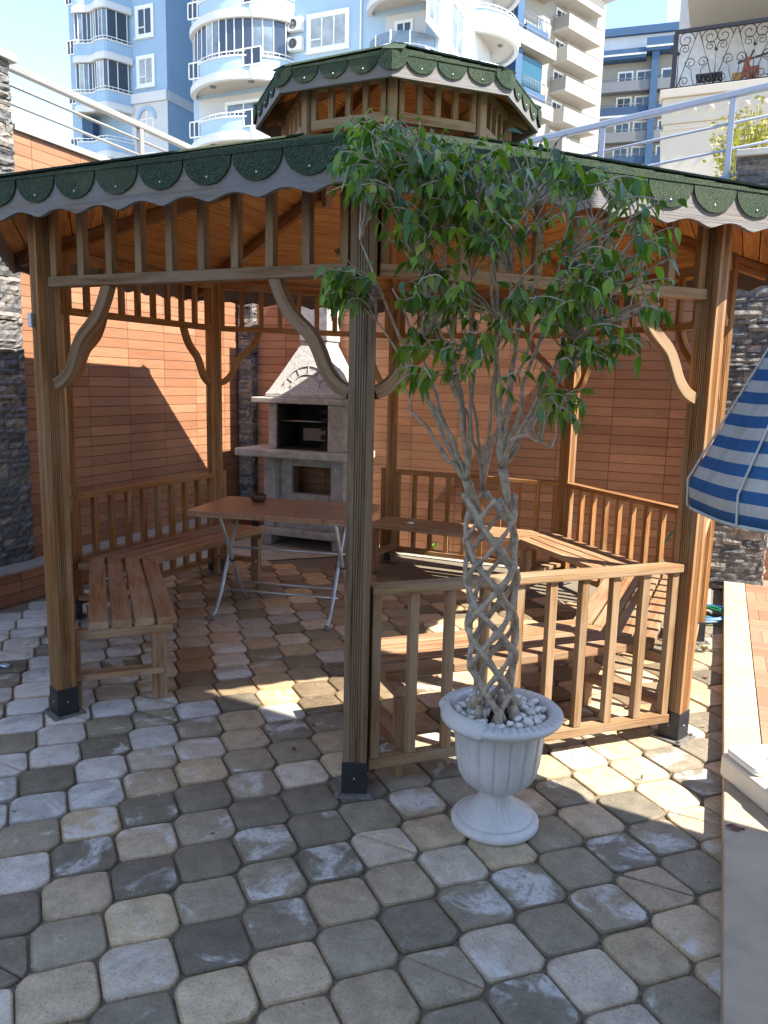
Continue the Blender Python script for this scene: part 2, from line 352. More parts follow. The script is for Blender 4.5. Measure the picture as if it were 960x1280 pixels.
def pavers():
    mb=MB(RM); g=.0042
    hexv=[(.1238,.0235),(0.,.1345),(-.1238,.0235),(-.1238,-.0235),(0.,-.1345),(.1238,-.0235)]
    # rounded outline
    out=[]
    for i in range(6):
        p=V((*hexv[i],0)); a=(V((*hexv[i-1],0))-p); b=(V((*hexv[(i+1)%6],0))-p); ra=min(.024,a.length*.47); rb=min(.024,b.length*.47)
        a.normalize(); b.normalize(); P0=p+a*ra; P2=p+b*rb
        for t in (0,.5,1): out.append(((1-t)**2*P0+2*t*(1-t)*p+t*t*P2).to_2d())
    n=len(out)
    pal=[((.47,.375,.26),4.2),((.50,.40,.265),2.6),((.26,.225,.165),5),((.20,.177,.133),3.8),((.32,.275,.20),3.2),((.56,.48,.38),2.6),((.40,.29,.19),.6)]
    tot=sum(w for _,w in pal)
    j=0
    for row in range(-52,21):
        s0=row*.160-2.0; 
        for k in range(-14,13):
            r0=k*.25+(.125 if row%2 else 0)+.092
            if r0<-2.6 or r0>2.18 or s0<-6.5 or s0>2.3: continue
            w=RM((r0,s0,0))
            if clip_oct(w): continue
            x=R.random()*tot
            for c,wt in pal:
                x-=wt
                if x<=0: break
            f=1.0+R.random()*.4; c=[y*f for y in c]
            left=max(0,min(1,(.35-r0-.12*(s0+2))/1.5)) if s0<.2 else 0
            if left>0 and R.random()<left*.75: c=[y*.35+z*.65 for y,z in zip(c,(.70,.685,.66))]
            if abs(w.x)<1.7 and w.y>-1.2: c=[c[0]*.95,c[1]*.82,c[2]*.70]     # browner, darker pavers under the roof
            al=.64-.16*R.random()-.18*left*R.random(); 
            if s0>-.6: al=.68
            if R.random()<.25: al=.8
            tilt=(R.uniform(-.012,.012),R.uniform(-.012,.012)); dz=R.uniform(-.0025,.002); rot=R.uniform(-.018,.018); ou,ov=R.random()*50,R.random()*50
            sc_=R.uniform(.975,1.0); jit=[1-abs(R.gauss(0,.012))-(.05*R.random() if R.random()<.05 else 0) for _ in out]
            cr,sr=cos(rot),sin(rot)
            polys=[out]
            if R.random()<.06: # grooved paver: two triangular halves
                polys=[[out[i] for i in list(range(0,6))+[6,7]]+[], [out[i] for i in range(7,n)]+[out[0]]]
            for poly in polys:
                m=len(poly); cx=sum(p[0] for p in poly)/m; cy=sum(p[1] for p in poly)/m
                P=[];UV=[]
                for ins,z in ((0.0,-.02),(0.0,-.0045),(.0028,-.0012),(.008,.0)):
                    for (x_,y_) in poly:
                        dx,dy=x_-cx,y_-cy; L=math.hypot(dx,dy); q=(L-ins-(.002 if len(polys)>1 else 0))/L*sc_*jit[int((x_*977+y_*1313)*10)%len(jit)]
                        px,py=cx+dx*q,cy+dy*q; X=px*cr-py*sr; Y=px*sr+py*cr
                        P.append((r0+X,s0+Y,z+dz+X*tilt[0]+Y*tilt[1])); UV.append((ou+X,ov+Y))
                F=[];U=[]
                for l in range(3):
                    for i in range(m):
                        i2=(i+1)%m; f_=(l*m+i,l*m+i2,(l+1)*m+i2,(l+1)*m+i); F.append(f_); U.append([UV[t] for t in f_])
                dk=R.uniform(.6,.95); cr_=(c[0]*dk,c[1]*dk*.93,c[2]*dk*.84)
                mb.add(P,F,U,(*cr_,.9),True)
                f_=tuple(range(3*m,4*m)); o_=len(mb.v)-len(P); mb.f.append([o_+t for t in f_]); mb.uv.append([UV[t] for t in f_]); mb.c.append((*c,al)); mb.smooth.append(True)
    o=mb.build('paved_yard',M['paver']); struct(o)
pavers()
def cement():
    # screed margin between the pavers and the walls
    mb=MB(); 
    pts=[]
    Ro=2.12/cos(rad(22.5))
    inner=[V((Ro*cos(rad(a)),Ro*sin(rad(a)),0)) for a in (180,135,90,45)]
    outer=[RM((-2.46,-.05,0)),RM((-2.46,2.44,0)),RM((.0,2.44,0)),RM((1.95,2.44,0))]
    inner[0]=RM((-2.40,.18,0)); inner.append(RM((1.95,1.45,0)));outer.append(RM((1.95,2.3,0)))
    outer[0]=RM((-2.46,.14,0))
    z=-.004
    for i in range(len(inner)-1):
        a,b,c,d=inner[i],inner[i+1],outer[i+1],outer[i]
        mb.add([(p.x,p.y,z) for p in (a,b,c,d)],[(3,2,1,0)])
    struct(mb.build('cement_margin',M['cement']))
cement()

# ================================================================ yard walls, pillars, kerb, deck
def rect_wall(name,xf_pts,label,cat,loc):
    pass
def uvbox(mb,x0,x1,y0,y1,z0,z1,ax):
    """box with metre UVs laid along the wall"""
    P=[(x0,y0,z0),(x1,y0,z0),(x1,y1,z0),(x0,y1,z0),(x0,y0,z1),(x1,y0,z1),(x1,y1,z1),(x0,y1,z1)]
    F=[(0,1,5,4),(1,2,6,5),(2,3,7,6),(3,0,4,7),(4,5,6,7),(3,2,1,0)]
    U=[]
    for f in F:
        n=[P[i] for i in f]; 
        if f in ((4,5,6,7),(3,2,1,0)): U.append([(p[0],p[1]) for p in n])
        elif f in ((0,1,5,4),(2,3,7,6)): U.append([(p[0]+.31,p[2]) for p in n])
        else: U.append([(p[1]+.13,p[2]) for p in n])
    mb.add(P,F,U)
# left wall
LW=-2.65; BWs=2.45
t=thing('garden_wall','tall left yard wall clad in orange-brown wood-look tiles under a white coping','wall',RM((LW-.12,.9,0)),A21)
mb=MB(RM); uvbox(mb,LW-.24,LW,-.30,BWs+.24,0,3.19,1); mb.build('tile_cladding',M['plank'],t)
mb=MB(RM); mb.box(LW-.28,LW+.025,-.28,BWs+.26,3.192,3.235); mb.build('coping',M['stone_w'],t,.004)
t=thing('garden_wall','back yard wall clad in orange-brown wood-look tiles behind the barbecue and gazebo','wall',RM((0,BWs+.12,0)),A21)
mb=MB(RM); uvbox(mb,LW+.003,3.9,BWs,BWs+.235,0,3.06,0); mb.build('tile_cladding',M['plank'],t)
mb=MB(RM); mb.box(LW+.03,3.9,BWs-.025,BWs+.26,3.062,3.10); mb.build('coping',M['stone_w'],t,.004)
# kerb along the left wall
t=thing('wall_kerb','low brown tiled kerb with a pale marble top at the foot of the left wall','kerb',RM((-2.55,.6,0)),A21)
mb=MB(RM); uvbox(mb,LW+.003,-2.455,-6,BWs-.12,-.01,.215,1); mb.build('kerb_face',M['plank'],t)
mb=MB(RM); mb.box(LW+.003,-2.445,-6,BWs-.12,.217,.238); mb.build('kerb_top',M['kerbtop'],t,.003)

def slate_face(mb,xf,a0,a1,z0,z1,depth=.03,light=0.,hrow=(.03,.065)):
    z=z0
    while z<z1-.005:
        h=min(R.uniform(*hrow),z1-z); a=a0-R.random()*.08
        while a<a1-.005:
            w=R.uniform(.07,.26); aa=max(a,a0); ab=min(a+w,a1); a+=w
            if ab-aa<.01: continue
            base=R.choice([(.10,.10,.105),(.14,.135,.13),(.07,.07,.075),(.19,.17,.145),(.24,.21,.18),(.12,.115,.11)])
            if light: base=[x*(1-light)+y*light for x,y in zip(base,(.34,.32,.30))]
            nx,nz=max(2,int((ab-aa)/.035)),2
            P=[];idx={}
            d0=R.uniform(.2,1)*depth
            for i in range(nx+1):
                for k in range(nz+1):
                    e=(i in(0,nx)) or (k in(0,nz)); d=d0*(.55 if e else 1)+R.uniform(-.3,.35)*depth*(.5 if e else 1)
                    idx[i,k]=len(P); P.append(xf(aa+(ab-aa)*i/nx+(0 if i in(0,nx) else R.uniform(-.006,.006)),z+h*k/nz*.97,d))
            F=[(idx[i,k],idx[i+1,k],idx[i+1,k+1],idx[i,k+1]) for i in range(nx) for k in range(nz)]
            # skirts
            back=[]
            ring=[idx[i,0] for i in range(nx+1)]+[idx[nx,k] for k in range(1,nz+1)]+[idx[i,nz] for i in range(nx-1,-1,-1)]+[idx[0,k] for k in range(nz-1,0,-1)]
            o=len(P); 
            inv=[(aa+(ab-aa)*i/nx,z) for i in range(nx+1)]+[(ab,z+h*.97*k/nz) for k in range(1,nz+1)]+[(aa+(ab-aa)*i/nx,z+h*.97) for i in range(nx-1,-1,-1)]+[(aa,z+h*.97*k/nz) for k in range(nz-1,0,-1)]
            for q in inv: P.append(xf(q[0],q[1],-.015))
            m=len(ring)
            for i in range(m): F.append((ring[(i+1)%m],ring[i],o+i,o+(i+1)%m))
            mb.add(P,F,None,tuple(base))
        z+=h
def pillar(name,label,r0,r1,s0,s1,z1,faces,loc,light=0,cap=True,z0=0.):
    t=thing('stone_pillar',label,'pillar',RM(loc),A21)
    mb=MB(RM); mb.box(r0+.02,r1-.02,s0+.02,s1-.02,z0,z1-.002); mb.build('core',M['soot'],t)
    mb=MB(RM)
    if 'f' in faces: slate_face(mb,lambda a,z,d:(a,s0-d,z),r0,r1,z0,z1,light=light)
    if 'r' in faces: slate_face(mb,lambda a,z,d:(r1+d,a,z),s0,s1,z0,z1,light=light)
    if 'l' in faces: slate_face(mb,lambda a,z,d:(r0-d,s1+s0-a,z),s0,s1,z0,z1,light=light)
    mb.build('stone_cladding',M['slate'],t)
    if cap: mb=MB(RM); mb.box(r0-.04,r1+.05,s0-.05,s1+.04,z1,z1+.05); mb.build('cap',M['stone_w'],t,.006)
    return t
pillar('p','rough grey stone pillar with a white cap at the left end of the tiled wall',LW-.45,LW+.02,-2.2,-.31,3.60,'fr',(LW-.2,-1.2,0),.12)
pillar('p','narrow dark stone strip in the wall corner behind the barbecue',LW+.03,-2.47,2.36,2.444,3.05,'fr',(LW+.1,2.4,0),.1,False)
pillar('p','dark stone pillar at the right end of the back wall beside the deck',1.88,2.30,2.2,2.62,3.26,'flr',(2.1,2.4,0),.04)
# deck
mb=MB(RM); mb.box(2.036,2.186,-7,2.18,-.02,.074); struct(mb.build('deck_edge',M['edge'],None,.006))
def deck():
    mb=MB(RM); z=.07
    mb.box(2.19,6.5,-7,2.44,-.02,.058,(.30,.20,.13))
    T=.26
    for i in range(7):
        for j in range(36):
            r0=2.19+i*T; s0=2.18-(j+1)*T; vert=(i+j)%2
            base=R.choice([(.30,.18,.115),(.34,.205,.13),(.27,.155,.095),(.32,.21,.145)])
            for k in range(4):
                f=R.uniform(.88,1.1); c=tuple(x*f for x in base); g=.0012; w=T/4
                a=(r0+k*w+g,r0+(k+1)*w-g,s0+g,s0+T-g) if vert else (r0+g,r0+T-g,s0+k*w+g,s0+(k+1)*w-g)
                mb.box(a[0],a[1],a[2],a[3],.055,z,c)
    struct(mb.build('parquet_deck',M['parquet']))
deck()

# ================================================================ rails on the walls
def rail_thing(label,pA,pB,posts,mats,cables,r=.024,xf=RM,loc=(0,0,0),zb=None):
    t=thing('metal_railing',label,'railing',xf(loc),A21)
    pA,pB=V(pA),V(pB)
    mb=MB(xf); mb.beam(pA,pB,.05,.05); mb.build('handrail',mats,t,.008)
    for k in posts:
        p=pA.lerp(pB,k); mb=MB(xf); mb.beam((p.x,p.y,zb if zb else 3.0),(p.x,p.y,p.z-.026),.045,.045); mb.build('post',mats,t,.004)
    for dz in cables:
        mb=MB(xf); mb.tube([pA-V((0,0,dz)),pB-V((0,0,dz))],.011,6); mb.build('cross_bar',mats,t)
    return t
s1_,z1_=onR(27,95,LW-.1); s2_,z2_=onR(255,190,LW-.1)
zt=(z1_+z2_)/2
kk=(onR(175,160,LW-.1)[0]+.9)/(BWs+.1+.9)
rail_thing('white painted railing with three bars standing on the left tiled wall',(LW-.1,-.9,zt+.0),(LW-.1,BWs+.1,zt),[kk],M['ironrail'],[.115,.235],loc=(LW-.1,1,3.2),zb=3.235)
a=hit(650,180,CS*(BWs+.1),CS); b=hit(960,108,CS*(BWs+.1),CS); qa,qb=toR(a),toR(b); dr=(qb-qa)/(qb.x-qa.x)
qL=qa+dr*(-1.2-qa.x); qR=qb+dr*(3.6-qb.x)
p1=toR(hit(755,140,CS*(BWs+.1),CS)).x; p2=toR(hit(917,120,CS*(BWs+.1),CS)).x
rail_thing('bluish white railing with thin bars above the back wall and gazebo roof',qL,qR,[(x-qL.x)/(qR.x-qL.x) for x in (-1.15,p1,p2)],M['sunrail'],[.21,.40,.60],loc=(1,BWs+.1,3.1),zb=3.1)

# ================================================================ gazebo
ANG=dict(B=-90,A=-135,X=180,D=135,E=90,F=45,G=0,C=-45)
RP=2.0; RE=2.279; ZB=2.172; ZT=2.305; SL=.32; RC=.655; CX=.035
def OP(n,r,z,c=(0,0)): a=rad(ANG[n] if isinstance(n,str) else n); return V((r*cos(a)+c[0],r*sin(a)+c[1],z))
gz=thing('gazebo','octagonal wooden garden gazebo with green scalloped shingle roof and small lantern roof on top','gazebo',(0,0,0))
SIDES=[('A','B'),('B','C'),('C','G'),('G','F'),('F','E'),('E','D'),('D','X'),('X','A')]
def post_poly(hw=.045):
    g=[];e=.005
    # square with five grooves on each face
    pts=[]
    for k in range(4):
        a=k*PI/2; ct,st=cos(a),sin(a); row=[(-hw,-hw)]
        for i in range(5):
            x=-.018+i*.009; row+= [(x-.0022,-hw),(x-.001,-hw+e),(x+.001,-hw+e),(x+.0022,-hw)]
        for x,y in row: pts.append((x*ct-y*st,x*st+y*ct))
    return pts
for n in ANG:
    a=rad(ANG[n]); c=OP(n,RP,0); pp=post_poly(); ca,sa=cos(a),sin(a)
    m=M['grey'] if n=='B' else M['post']
    mb=MB(); mb.prism([(c.x+x*ca-y*sa,c.y+x*sa+y*ca) for x,y in pp],.05,2.36); po=mb.build('post',m,gz)
    hw=.0485; mb=MB(); mb.prism([(c.x+x*ca-y*sa,c.y+x*sa+y*ca) for x,y in ((-hw,-hw),(hw,-hw),(hw,hw),(-hw,hw))],.006,.135); mb.build('post_shoe',M['black'],po,.002)
    hw=.075; mb=MB(); mb.prism([(c.x+x*ca-y*sa,c.y+x*sa+y*ca) for x,y in ((-hw,-hw),(hw,-hw),(hw,hw),(-hw,hw))],0.0005,.008); 
    for x,y in ((-.06,-.06),(.06,-.06),(.06,.06),(-.06,.06)):
        mb.prism([(c.x+(x+.008*cos(k*PI/3))*ca-(y+.008*sin(k*PI/3))*sa,c.y+(x+.008*cos(k*PI/3))*sa+(y+.008*sin(k*PI/3))*ca) for k in range(6)],.008,.018)
    mb.build('base_plate',M['plate'],po)
    for dx,dy in ((1,0),(0,1),(-1,0),(0,-1)):
        q=c+V((dx*ca-dy*sa,dx*sa+dy*ca,0))*.0485+V((0,0,.07)); mb=MB(); mb.blob(q,.004,.004,.004,sub=1,rough=0); mb.build('screw',M['screw'],po)
def side(n1,n2): 
    p,q=OP(n1,1,0),OP(n2,1,0); a,b=OP(n1,RP,0),OP(n2,RP,0); t=(b-a).normalized(); nn=((a+b)/2).normalized(); return a,b,t,nn
def brace(p,t,z0,mt,parent,flip=1):
    pts=[(0.0,0.0),(.05,.025),(.095,.075),(.125,.14),(.16,.20),(.21,.245),(.255,.29),(.29,.35),(.315,.412)]
    # smooth by Catmull-Rom
    out=[]
    for i in range(len(pts)-1):
        P=[pts[max(i-1,0)],pts[i],pts[i+1],pts[min(i+2,len(pts)-1)]]
        for k in range(3):
            u=k/3; o=[.5*((2*P[1][d])+(-P[0][d]+P[2][d])*u+(2*P[0][d]-5*P[1][d]+4*P[2][d]-P[3][d])*u*u+(-P[0][d]+3*P[1][d]-3*P[2][d]+P[3][d])*u**3) for d in (0,1)]
            out.append(o)
    out.append(pts[-1])
    nn=t.cross(V((0,0,1)))
    mb=MB(); mb.ribbon([p+t*(.046+x)+V((0,0,z0+z)) for x,z in out],.047,.040,nn); return mb.build('brace',mt,parent,.003)
for n1,n2 in SIDES:
    a,b,t,nn=side(n1,n2); L=(b-a).length; key=n1+n2
    mt=M['grey'] if key=='AB' else (M['rail'] if key in('BC','CG') else M['pine'])
    # frieze
    mb=MB(); mb.beam(a+t*.05+V((0,0,1.958)),b-t*.05+V((0,0,1.958)),.06,.042); fr=mb.build('frieze_rail',mt,gz,.003)
    mb=MB(); mb.beam(a+t*.05+V((0,0,2.285)),b-t*.05+V((0,0,2.285)),.05,.06); mb.build('top_beam',M['pine'],gz,.003)
    for k in range(10):
        x=.072+(L-.144)*k/9; 
        mb=MB(); mb.beam(a+t*x+V((0,0,1.980)),a+t*x+V((0,0,2.254)),.034,.034,nn); mb.build('frieze_baluster',mt if k not in(0,9) else M['post'],gz,.002)
    brace(a,t,1.53,mt,gz); brace(b,-t,1.53,mt,gz)
    if key not in('AB','ED'):
        rt=M['rail'] if key in('BC','CG') else M['pine']
        mb=MB(); mb.beam(a+t*.047+V((0,0,.80)),b-t*.047+V((0,0,.80)),.07,.036); mb.build('handrail',rt,gz,.005)
        mb=MB(); mb.beam(a+t*.047+V((0,0,.105)),b-t*.047+V((0,0,.105)),.05,.04); mb.build('bottom_rail',rt,gz,.003)
        for k in range(10):
            x=.072+(L-.144)*k/9
            mb=MB(); mb.beam(a+t*x+V((0,0,.1255)),a+t*x+V((0,0,.7815)),.036,.036,nn); mb.build('baluster',rt,gz,.002)
    if key=='ED':
        for e,s_ in ((a,1),(b,-1)):
            mb=MB(); mb.beam(e+t*s_*.07+V((0,0,.0)),e+t*s_*.07+V((0,0,.83)),.036,.036,nn); mb.build('baluster',M['pine'],gz,.002)
# benches
def bench(sides,free0,free1,parent,e0=.735):
    """sides: list of (n1,n2); free0: the bench ends at n1 of the first, free1: at n2 of the last"""
    tt=math.tan(rad(22.5)); edges=[1.325,1.43,1.535,1.64,1.745]; slw=.09
    first=True; bn=bpy.data.objects.new('bench',None); COL.objects.link(bn); bn.parent=parent; bn.empty_display_size=.1
    for si,(n1,n2) in enumerate(sides):
        a,b,t,nn=side(n1,n2)
        for k in range(4):
            i0=edges[k]; i1=i0+slw
            def lim(ap,end):
                base=ap*tt-.003
                if end==0 and si==0 and free0: return -e0
                if end==1 and si==len(sides)-1 and free1: return .735
                return -base if end==0 else base
            P=[nn*i0+t*lim(i0,0),nn*i0+t*lim(i0,1),nn*i1+t*lim(i1,1),nn*i1+t*lim(i1,0)]
            # texture along t
            mb=MB(); mb.ext([(lim(i0,0),i0),(lim(i0,1),i0),(lim(i1,1),i1),(lim(i1,0),i1)],(0,0,.382),t,nn,(0,0,1),.038)
            mb.build('seat_slat',M['seat'],bn,.004)
        ends=[]
        if si==0 and free0: ends.append(-e0+.035)
        if si==len(sides)-1 and free1: ends.append(.70)
        for e in ends:
            mb=MB(); mb.beam(nn*1.345+t*e+V((0,0,.358)),nn*1.80+t*e+V((0,0,.358)),.045,.045); mb.build('bearer',M['seat'],bn,.003)
            mb=MB(); mb.beam(nn*1.41+t*e+V((0,0,.0)),nn*1.41+t*e+V((0,0,.335)),.045,.07,nn); mb.build('leg',M['seat'],bn,.003)
            mb=MB(); mb.beam(nn*1.39+t*(e-.0)+V((0,0,.15)),nn*1.80+t*e+V((0,0,.15)),.075,.03); mb.build('stretcher',M['seat'],bn,.003)
            mb=MB(); mb.beam(nn*1.79+t*e+V((0,0,.0)),nn*1.79+t*e+V((0,0,.335)),.04,.04,nn); mb.build('leg',M['seat'],bn,.003)
        if si<len(sides)-1:
            c=OP(n2,1,0)
            mb=MB(); mb.beam(c*1.44+V((0,0,.358)),c*1.94+V((0,0,.358)),.05,.045); mb.build('bearer',M['seat'],bn,.003)
            mb=MB(); mb.beam(c*1.52,c*1.52+V((0,0,.335)),.07,.06,c); mb.build('leg',M['seat'],bn,.003)
            mb=MB(); mb.beam(c*1.50+V((0,0,.15)),c*1.94+V((0,0,.15)),.075,.03); mb.build('stretcher',M['seat'],bn,.003)
bench([('D','X'),('X','A')],True,True,gz)
bench([('B','C'),('C','G'),('G','F'),('F','E')],True,True,gz,.60)

# roof
def roofsurf(r): return ZT+(RE-r)*SL     # along hips
def build_roof(RE_,ZT_,RC_,ZC_,c,ntab,tabw,tabd,fh,wave,par,rings):
    order=['B','C','G','F','E','D','X','A']
    for i in range(8):
        n1,n2=order[i],order[(i+1)%8]
        a,b=OP(n1,RE_,0,c),OP(n2,RE_,0,c); t=(b-a).normalized(); L=(b-a).length; mid=(a+b)/2; cc=V((c[0],c[1],0)); nn=(mid-cc).normalized(); ap=(mid-cc).length; apc=RC_*cos(rad(22.5))
        sl=(ZC_-ZT_)/(ap-apc); tt=math.tan(rad(22.5))
        # shingle courses (overlapping strips)
        mb=MB()
        for k in range(rings):
            e0=ap+.012-(ap+.012-apc)*k/rings; e1=ap+.012-(ap+.012-apc)*(k+1)/rings-.02
            z0=ZT_+(ap-e0)*sl+.012; z1=ZT_+(ap-e1)*sl+.004; e1=max(e1,.0005)
            P=[cc+nn*e0-t*(e0*tt)+V((0,0,z0)),cc+nn*e0+t*(e0*tt)+V((0,0,z0)),cc+nn*e1+t*(e1*tt)+V((0,0,z1)),cc+nn*e1-t*(e1*tt)+V((0,0,z1))]
            P+=[p-V((0,0,.009)) for p in P]
            mb.add(P,[(0,1,2,3),(4,7,6,5),(0,4,5,1),(1,5,6,2),(2,6,7,3),(3,7,4,0)])
        rp=mb.build('roof_panel',M['shingle'],par)
        # ceiling boards under it
        mb=MB(); e=ap-.015; bw=.085
        while e>apc+.01:
            e1=max(e-bw+.006,apc,.001)
            z0=ZT_+(ap-e)*sl-.028; z1=ZT_+(ap-e1)*sl-.028
            P=[cc+nn*e-t*(e*tt-.001)+V((0,0,z0)),cc+nn*e+t*(e*tt-.001)+V((0,0,z0)),cc+nn*e1+t*(e1*tt-.001)+V((0,0,z1)),cc+nn*e1-t*(e1*tt-.001)+V((0,0,z1))]
            P+=[p+V((0,0,.02)) for p in P]; ou=R.random()*30; ov=R.random()*30
            U=[[(ou,ov),(ou+2*e*tt,ov),(ou+2*e*tt,ov+bw),(ou,ov+bw)]]
            mb.add(P,[(3,2,1,0),(4,5,6,7),(0,1,5,4),(1,2,6,5),(2,3,7,6),(3,0,4,7)],[list(reversed(U[0]))]+U*5)
            e-=bw
        mb.build('ceiling_boards',M['ceil'],par)
        # fascia board with waved lower edge
        th=.018; zt=ZT_+.004; poly=[]; nw=max(24,int(L*60))
        for k in range(nw+1):
            x=-L/2+L*k/nw; y=-fh+(wave*abs(cos(PI*(x)/(tabw)))**1.4*1.0 if wave else 0); poly.append((x,y))
        poly+=[(L/2,0),(-L/2,0)]
        # split in strips so that the n-gon stays convex-ish
        mb=MB()
        O=mid+V((0,0,zt))-nn*th
        for k in range(nw):
            q=[poly[k],poly[k+1],(poly[k+1][0],0),(poly[k][0],0)]
            P=[O+t*x+V((0,0,y)) for x,y in q]+[O+t*x+V((0,0,y))+nn*th for x,y in q]
            U4=[(x+i*3,y) for x,y in q]
            F=[(0,3,2,1),(4,5,6,7),(0,1,5,4),(2,3,7,6)]; U=[[U4[0],U4[3],U4[2],U4[1]],U4,U4,U4]
            if k==0: F.append((3,0,4,7)); U.append(U4)
            if k==nw-1: F.append((1,2,6,5)); U.append(U4)
            mb.add(P,F,U)
        fa=mb.build('fascia_board',M['fascia'],par)
        # scalloped shingle tabs
        for k in range(ntab):
            x0=(k-(ntab-1)/2)*tabw; poly=[]
            for q in range(0,17):
                an=PI+PI*q/16; poly.append((x0+cos(an)*(tabw*.5-.003)*(1),-tabd*.12+sin(an)*tabd*.88*R.uniform(.97,1.0)))
            poly+=[(x0+tabw*.5-.002,.006),(x0-tabw*.5+.002,.006)]
            mb=MB(); mb.ext(poly,mid+nn*(.003+R.random()*.002)+V((0,0,zt)),t,(0,0,1),nn,.0045); tb=mb.build('shingle_tab',M['shingle'],par)
            mb=MB(); mb.blob(mid+nn*.0095+t*x0+V((0,0,zt-tabd*.72)),.0045,.0045,.0045,rough=0,sub=1); mb.build('nail',M['screw'],tb)
        # corner cap folded round the corner n1
        pm,pn,_,_=(None,)*4
        pa=order[i-1]; a0=OP(pa,RE_,0,c); t0=(a-a0).normalized(); n0=(((a+a0)/2)-cc).normalized(); cw=(L-ntab*tabw)/2+.012
        P=[]; K=7
        dirn=(n0+nn).normalized(); tip=a+dirn*.008
        for q in range(-K,K+1):
            f=abs(q)/K; x=cw*f; y=-tabd*(1.0-.62*f**2.4)
            base=tip+(-t0*x+n0*.002 if q<0 else t*x+nn*.002)
            P.append(base+V((0,0,zt+.006))); P.append(base+V((0,0,zt+y)))
        P2=[p+dirn*.005 for p in P]; m=len(P); F=[]
        for q in range(2*K): F.append((2*q,2*q+1,2*q+3,2*q+2)); F.append((m+2*q+2,m+2*q+3,m+2*q+1,m+2*q)); F.append((2*q+1,m+2*q+1,m+2*q+3,2*q+3)); F.append((2*q,2*q+2,m+2*q+2,m+2*q))
        mb=MB(); mb.add(P+P2,F); mb.build('corner_cap',M['shingle'],par)
        # hip rafter
        mb=MB(); r0=RE_-.05; p0=OP(n1,r0,ZT_+(RE_-r0)*sl*cos(rad(22.5))-.075,c); rr=max(RC_,.02); p1=OP(n1,rr,ZT_+(RE_-rr)*sl*cos(rad(22.5))-.075,c); mb.beam(p0,p1,.045,.075); mb.build('rafter',M['pine'],par,.003)
        # hip cap
        mb=MB(); p0=OP(n1,RE_+.005,ZT_+.016,c); p1=OP(n1,rr,ZC_+.016,c); mb.beam(p0,p1,.10,.008); mb.build('hip_cap',M['shingle'],par)
ZC=ZT+(RE-RC)*SL*1.0
sl_main=SL
build_roof(RE,ZT,RC,ZC,(0,0),8,.2,.096,.146,.024,gz,12)
# lantern (upper) storey
cc=(CX,0)
ur=bpy.data.objects.new('lantern_roof',None); COL.objects.link(ur); ur.parent=gz; ur.empty_display_size=.1
ord8=['B','C','G','F','E','D','X','A']
ZL0=ZC-.03; ZE=3.01
for i in range(8):
    n1,n2=ord8[i],ord8[(i+1)%8]; a,b=OP(n1,.64,0,cc),OP(n2,.64,0,cc); t=(b-a).normalized(); nn=((a+b)/2-V((CX,0,0))).normalized(); L=(b-a).length
    mb=MB(); mb.beam(a+V((0,0,ZL0-.12)),a+V((0,0,ZE+.08)),.05,.05,(a-V((CX,0,0))).normalized()); mb.build('lantern_post',M['rail'],ur,.003)
    mb=MB(); mb.beam(a+t*.03+V((0,0,2.885)),b-t*.03+V((0,0,2.885)),.035,.05); mb.beam(a+t*.03+V((0,0,3.075)),b-t*.03+V((0,0,3.075)),.035,.045); mb.build('lantern_rail',M['rail'],ur,.003)
    for k in range(5):
        x=.045+(L-.09)*k/4; mb=MB(); mb.beam(a+t*x+V((0,0,2.911)),a+t*x+V((0,0,3.051)),.03,.03,nn); mb.build('lantern_baluster',M['rail'],ur,.002)
build_roof(.82,ZE+.10,.012,ZE+.10+.80*.42,cc,3,.163,.078,.105,0,ur,6)

# ================================================================ barbecue
bb=thing('barbecue','tall cast concrete barbecue fireplace with hood standing in the back corner','barbecue',RM((-1.57,2.05,0)),A21)
b0,b1=-2.075,-1.225; sf,sb=1.95,2.42
mb=MB(RM); mb.box(b0-.04,b1+.03,1.87,sb,.105,.17); mb.build('plinth',M['concrete'],bb,.01)
for xx in (b0,b1-.10):
    mb=MB(RM); mb.box(xx,xx+.10,1.92,sb,0,.105); mb.build('plinth_foot',M['concrete'],bb,.008)
for (xa,xb_,ya,yb,zb_) in ((b0,b0+.12,sf,sb,.85),(b1-.12,b1,sf,sb,.85)):
    mb=MB(RM); mb.box(xa,xb_,ya,yb,.17,zb_); mb.build('side_panel',M['concrete'],bb,.008)
mb=MB(RM); mb.box(b0+.12,b1-.12,sf+.02,sf+.30,.17,.36); mb.build('base_block',M['concrete'],bb,.008)
# low back panel with window
mb=MB(RM)
for (x0,x1,z0,z1) in ((b0+.12,b0+.24,.36,.85),(b1-.19,b1-.12,.36,.85),(b0+.24,b1-.19,.36,.50),(b0+.24,b1-.19,.76,.85)): mb.box(x0,x1,sf+.10,sf+.17,z0,z1)
mb.build('window_panel',M['concrete'],bb,.012)
# shelf with rounded corners
def rrect(x0,x1,y0,y1,r,n=6):
    P=[]
    for cx,cy,a0 in ((x1-r,y0+r,-90),(x1-r,y1-r,0),(x0+r,y1-r,90),(x0+r,y0+r,180)):
        for k in range(n+1): a=rad(a0+90*k/n); P.append((cx+r*cos(a),cy+r*sin(a)))
    return P
mb=MB(RM); mb.prism(rrect(-2.33,-1.10,1.80,sb,.06),.852,.922); mb.build('shelf',M['concrete'],bb,.012)
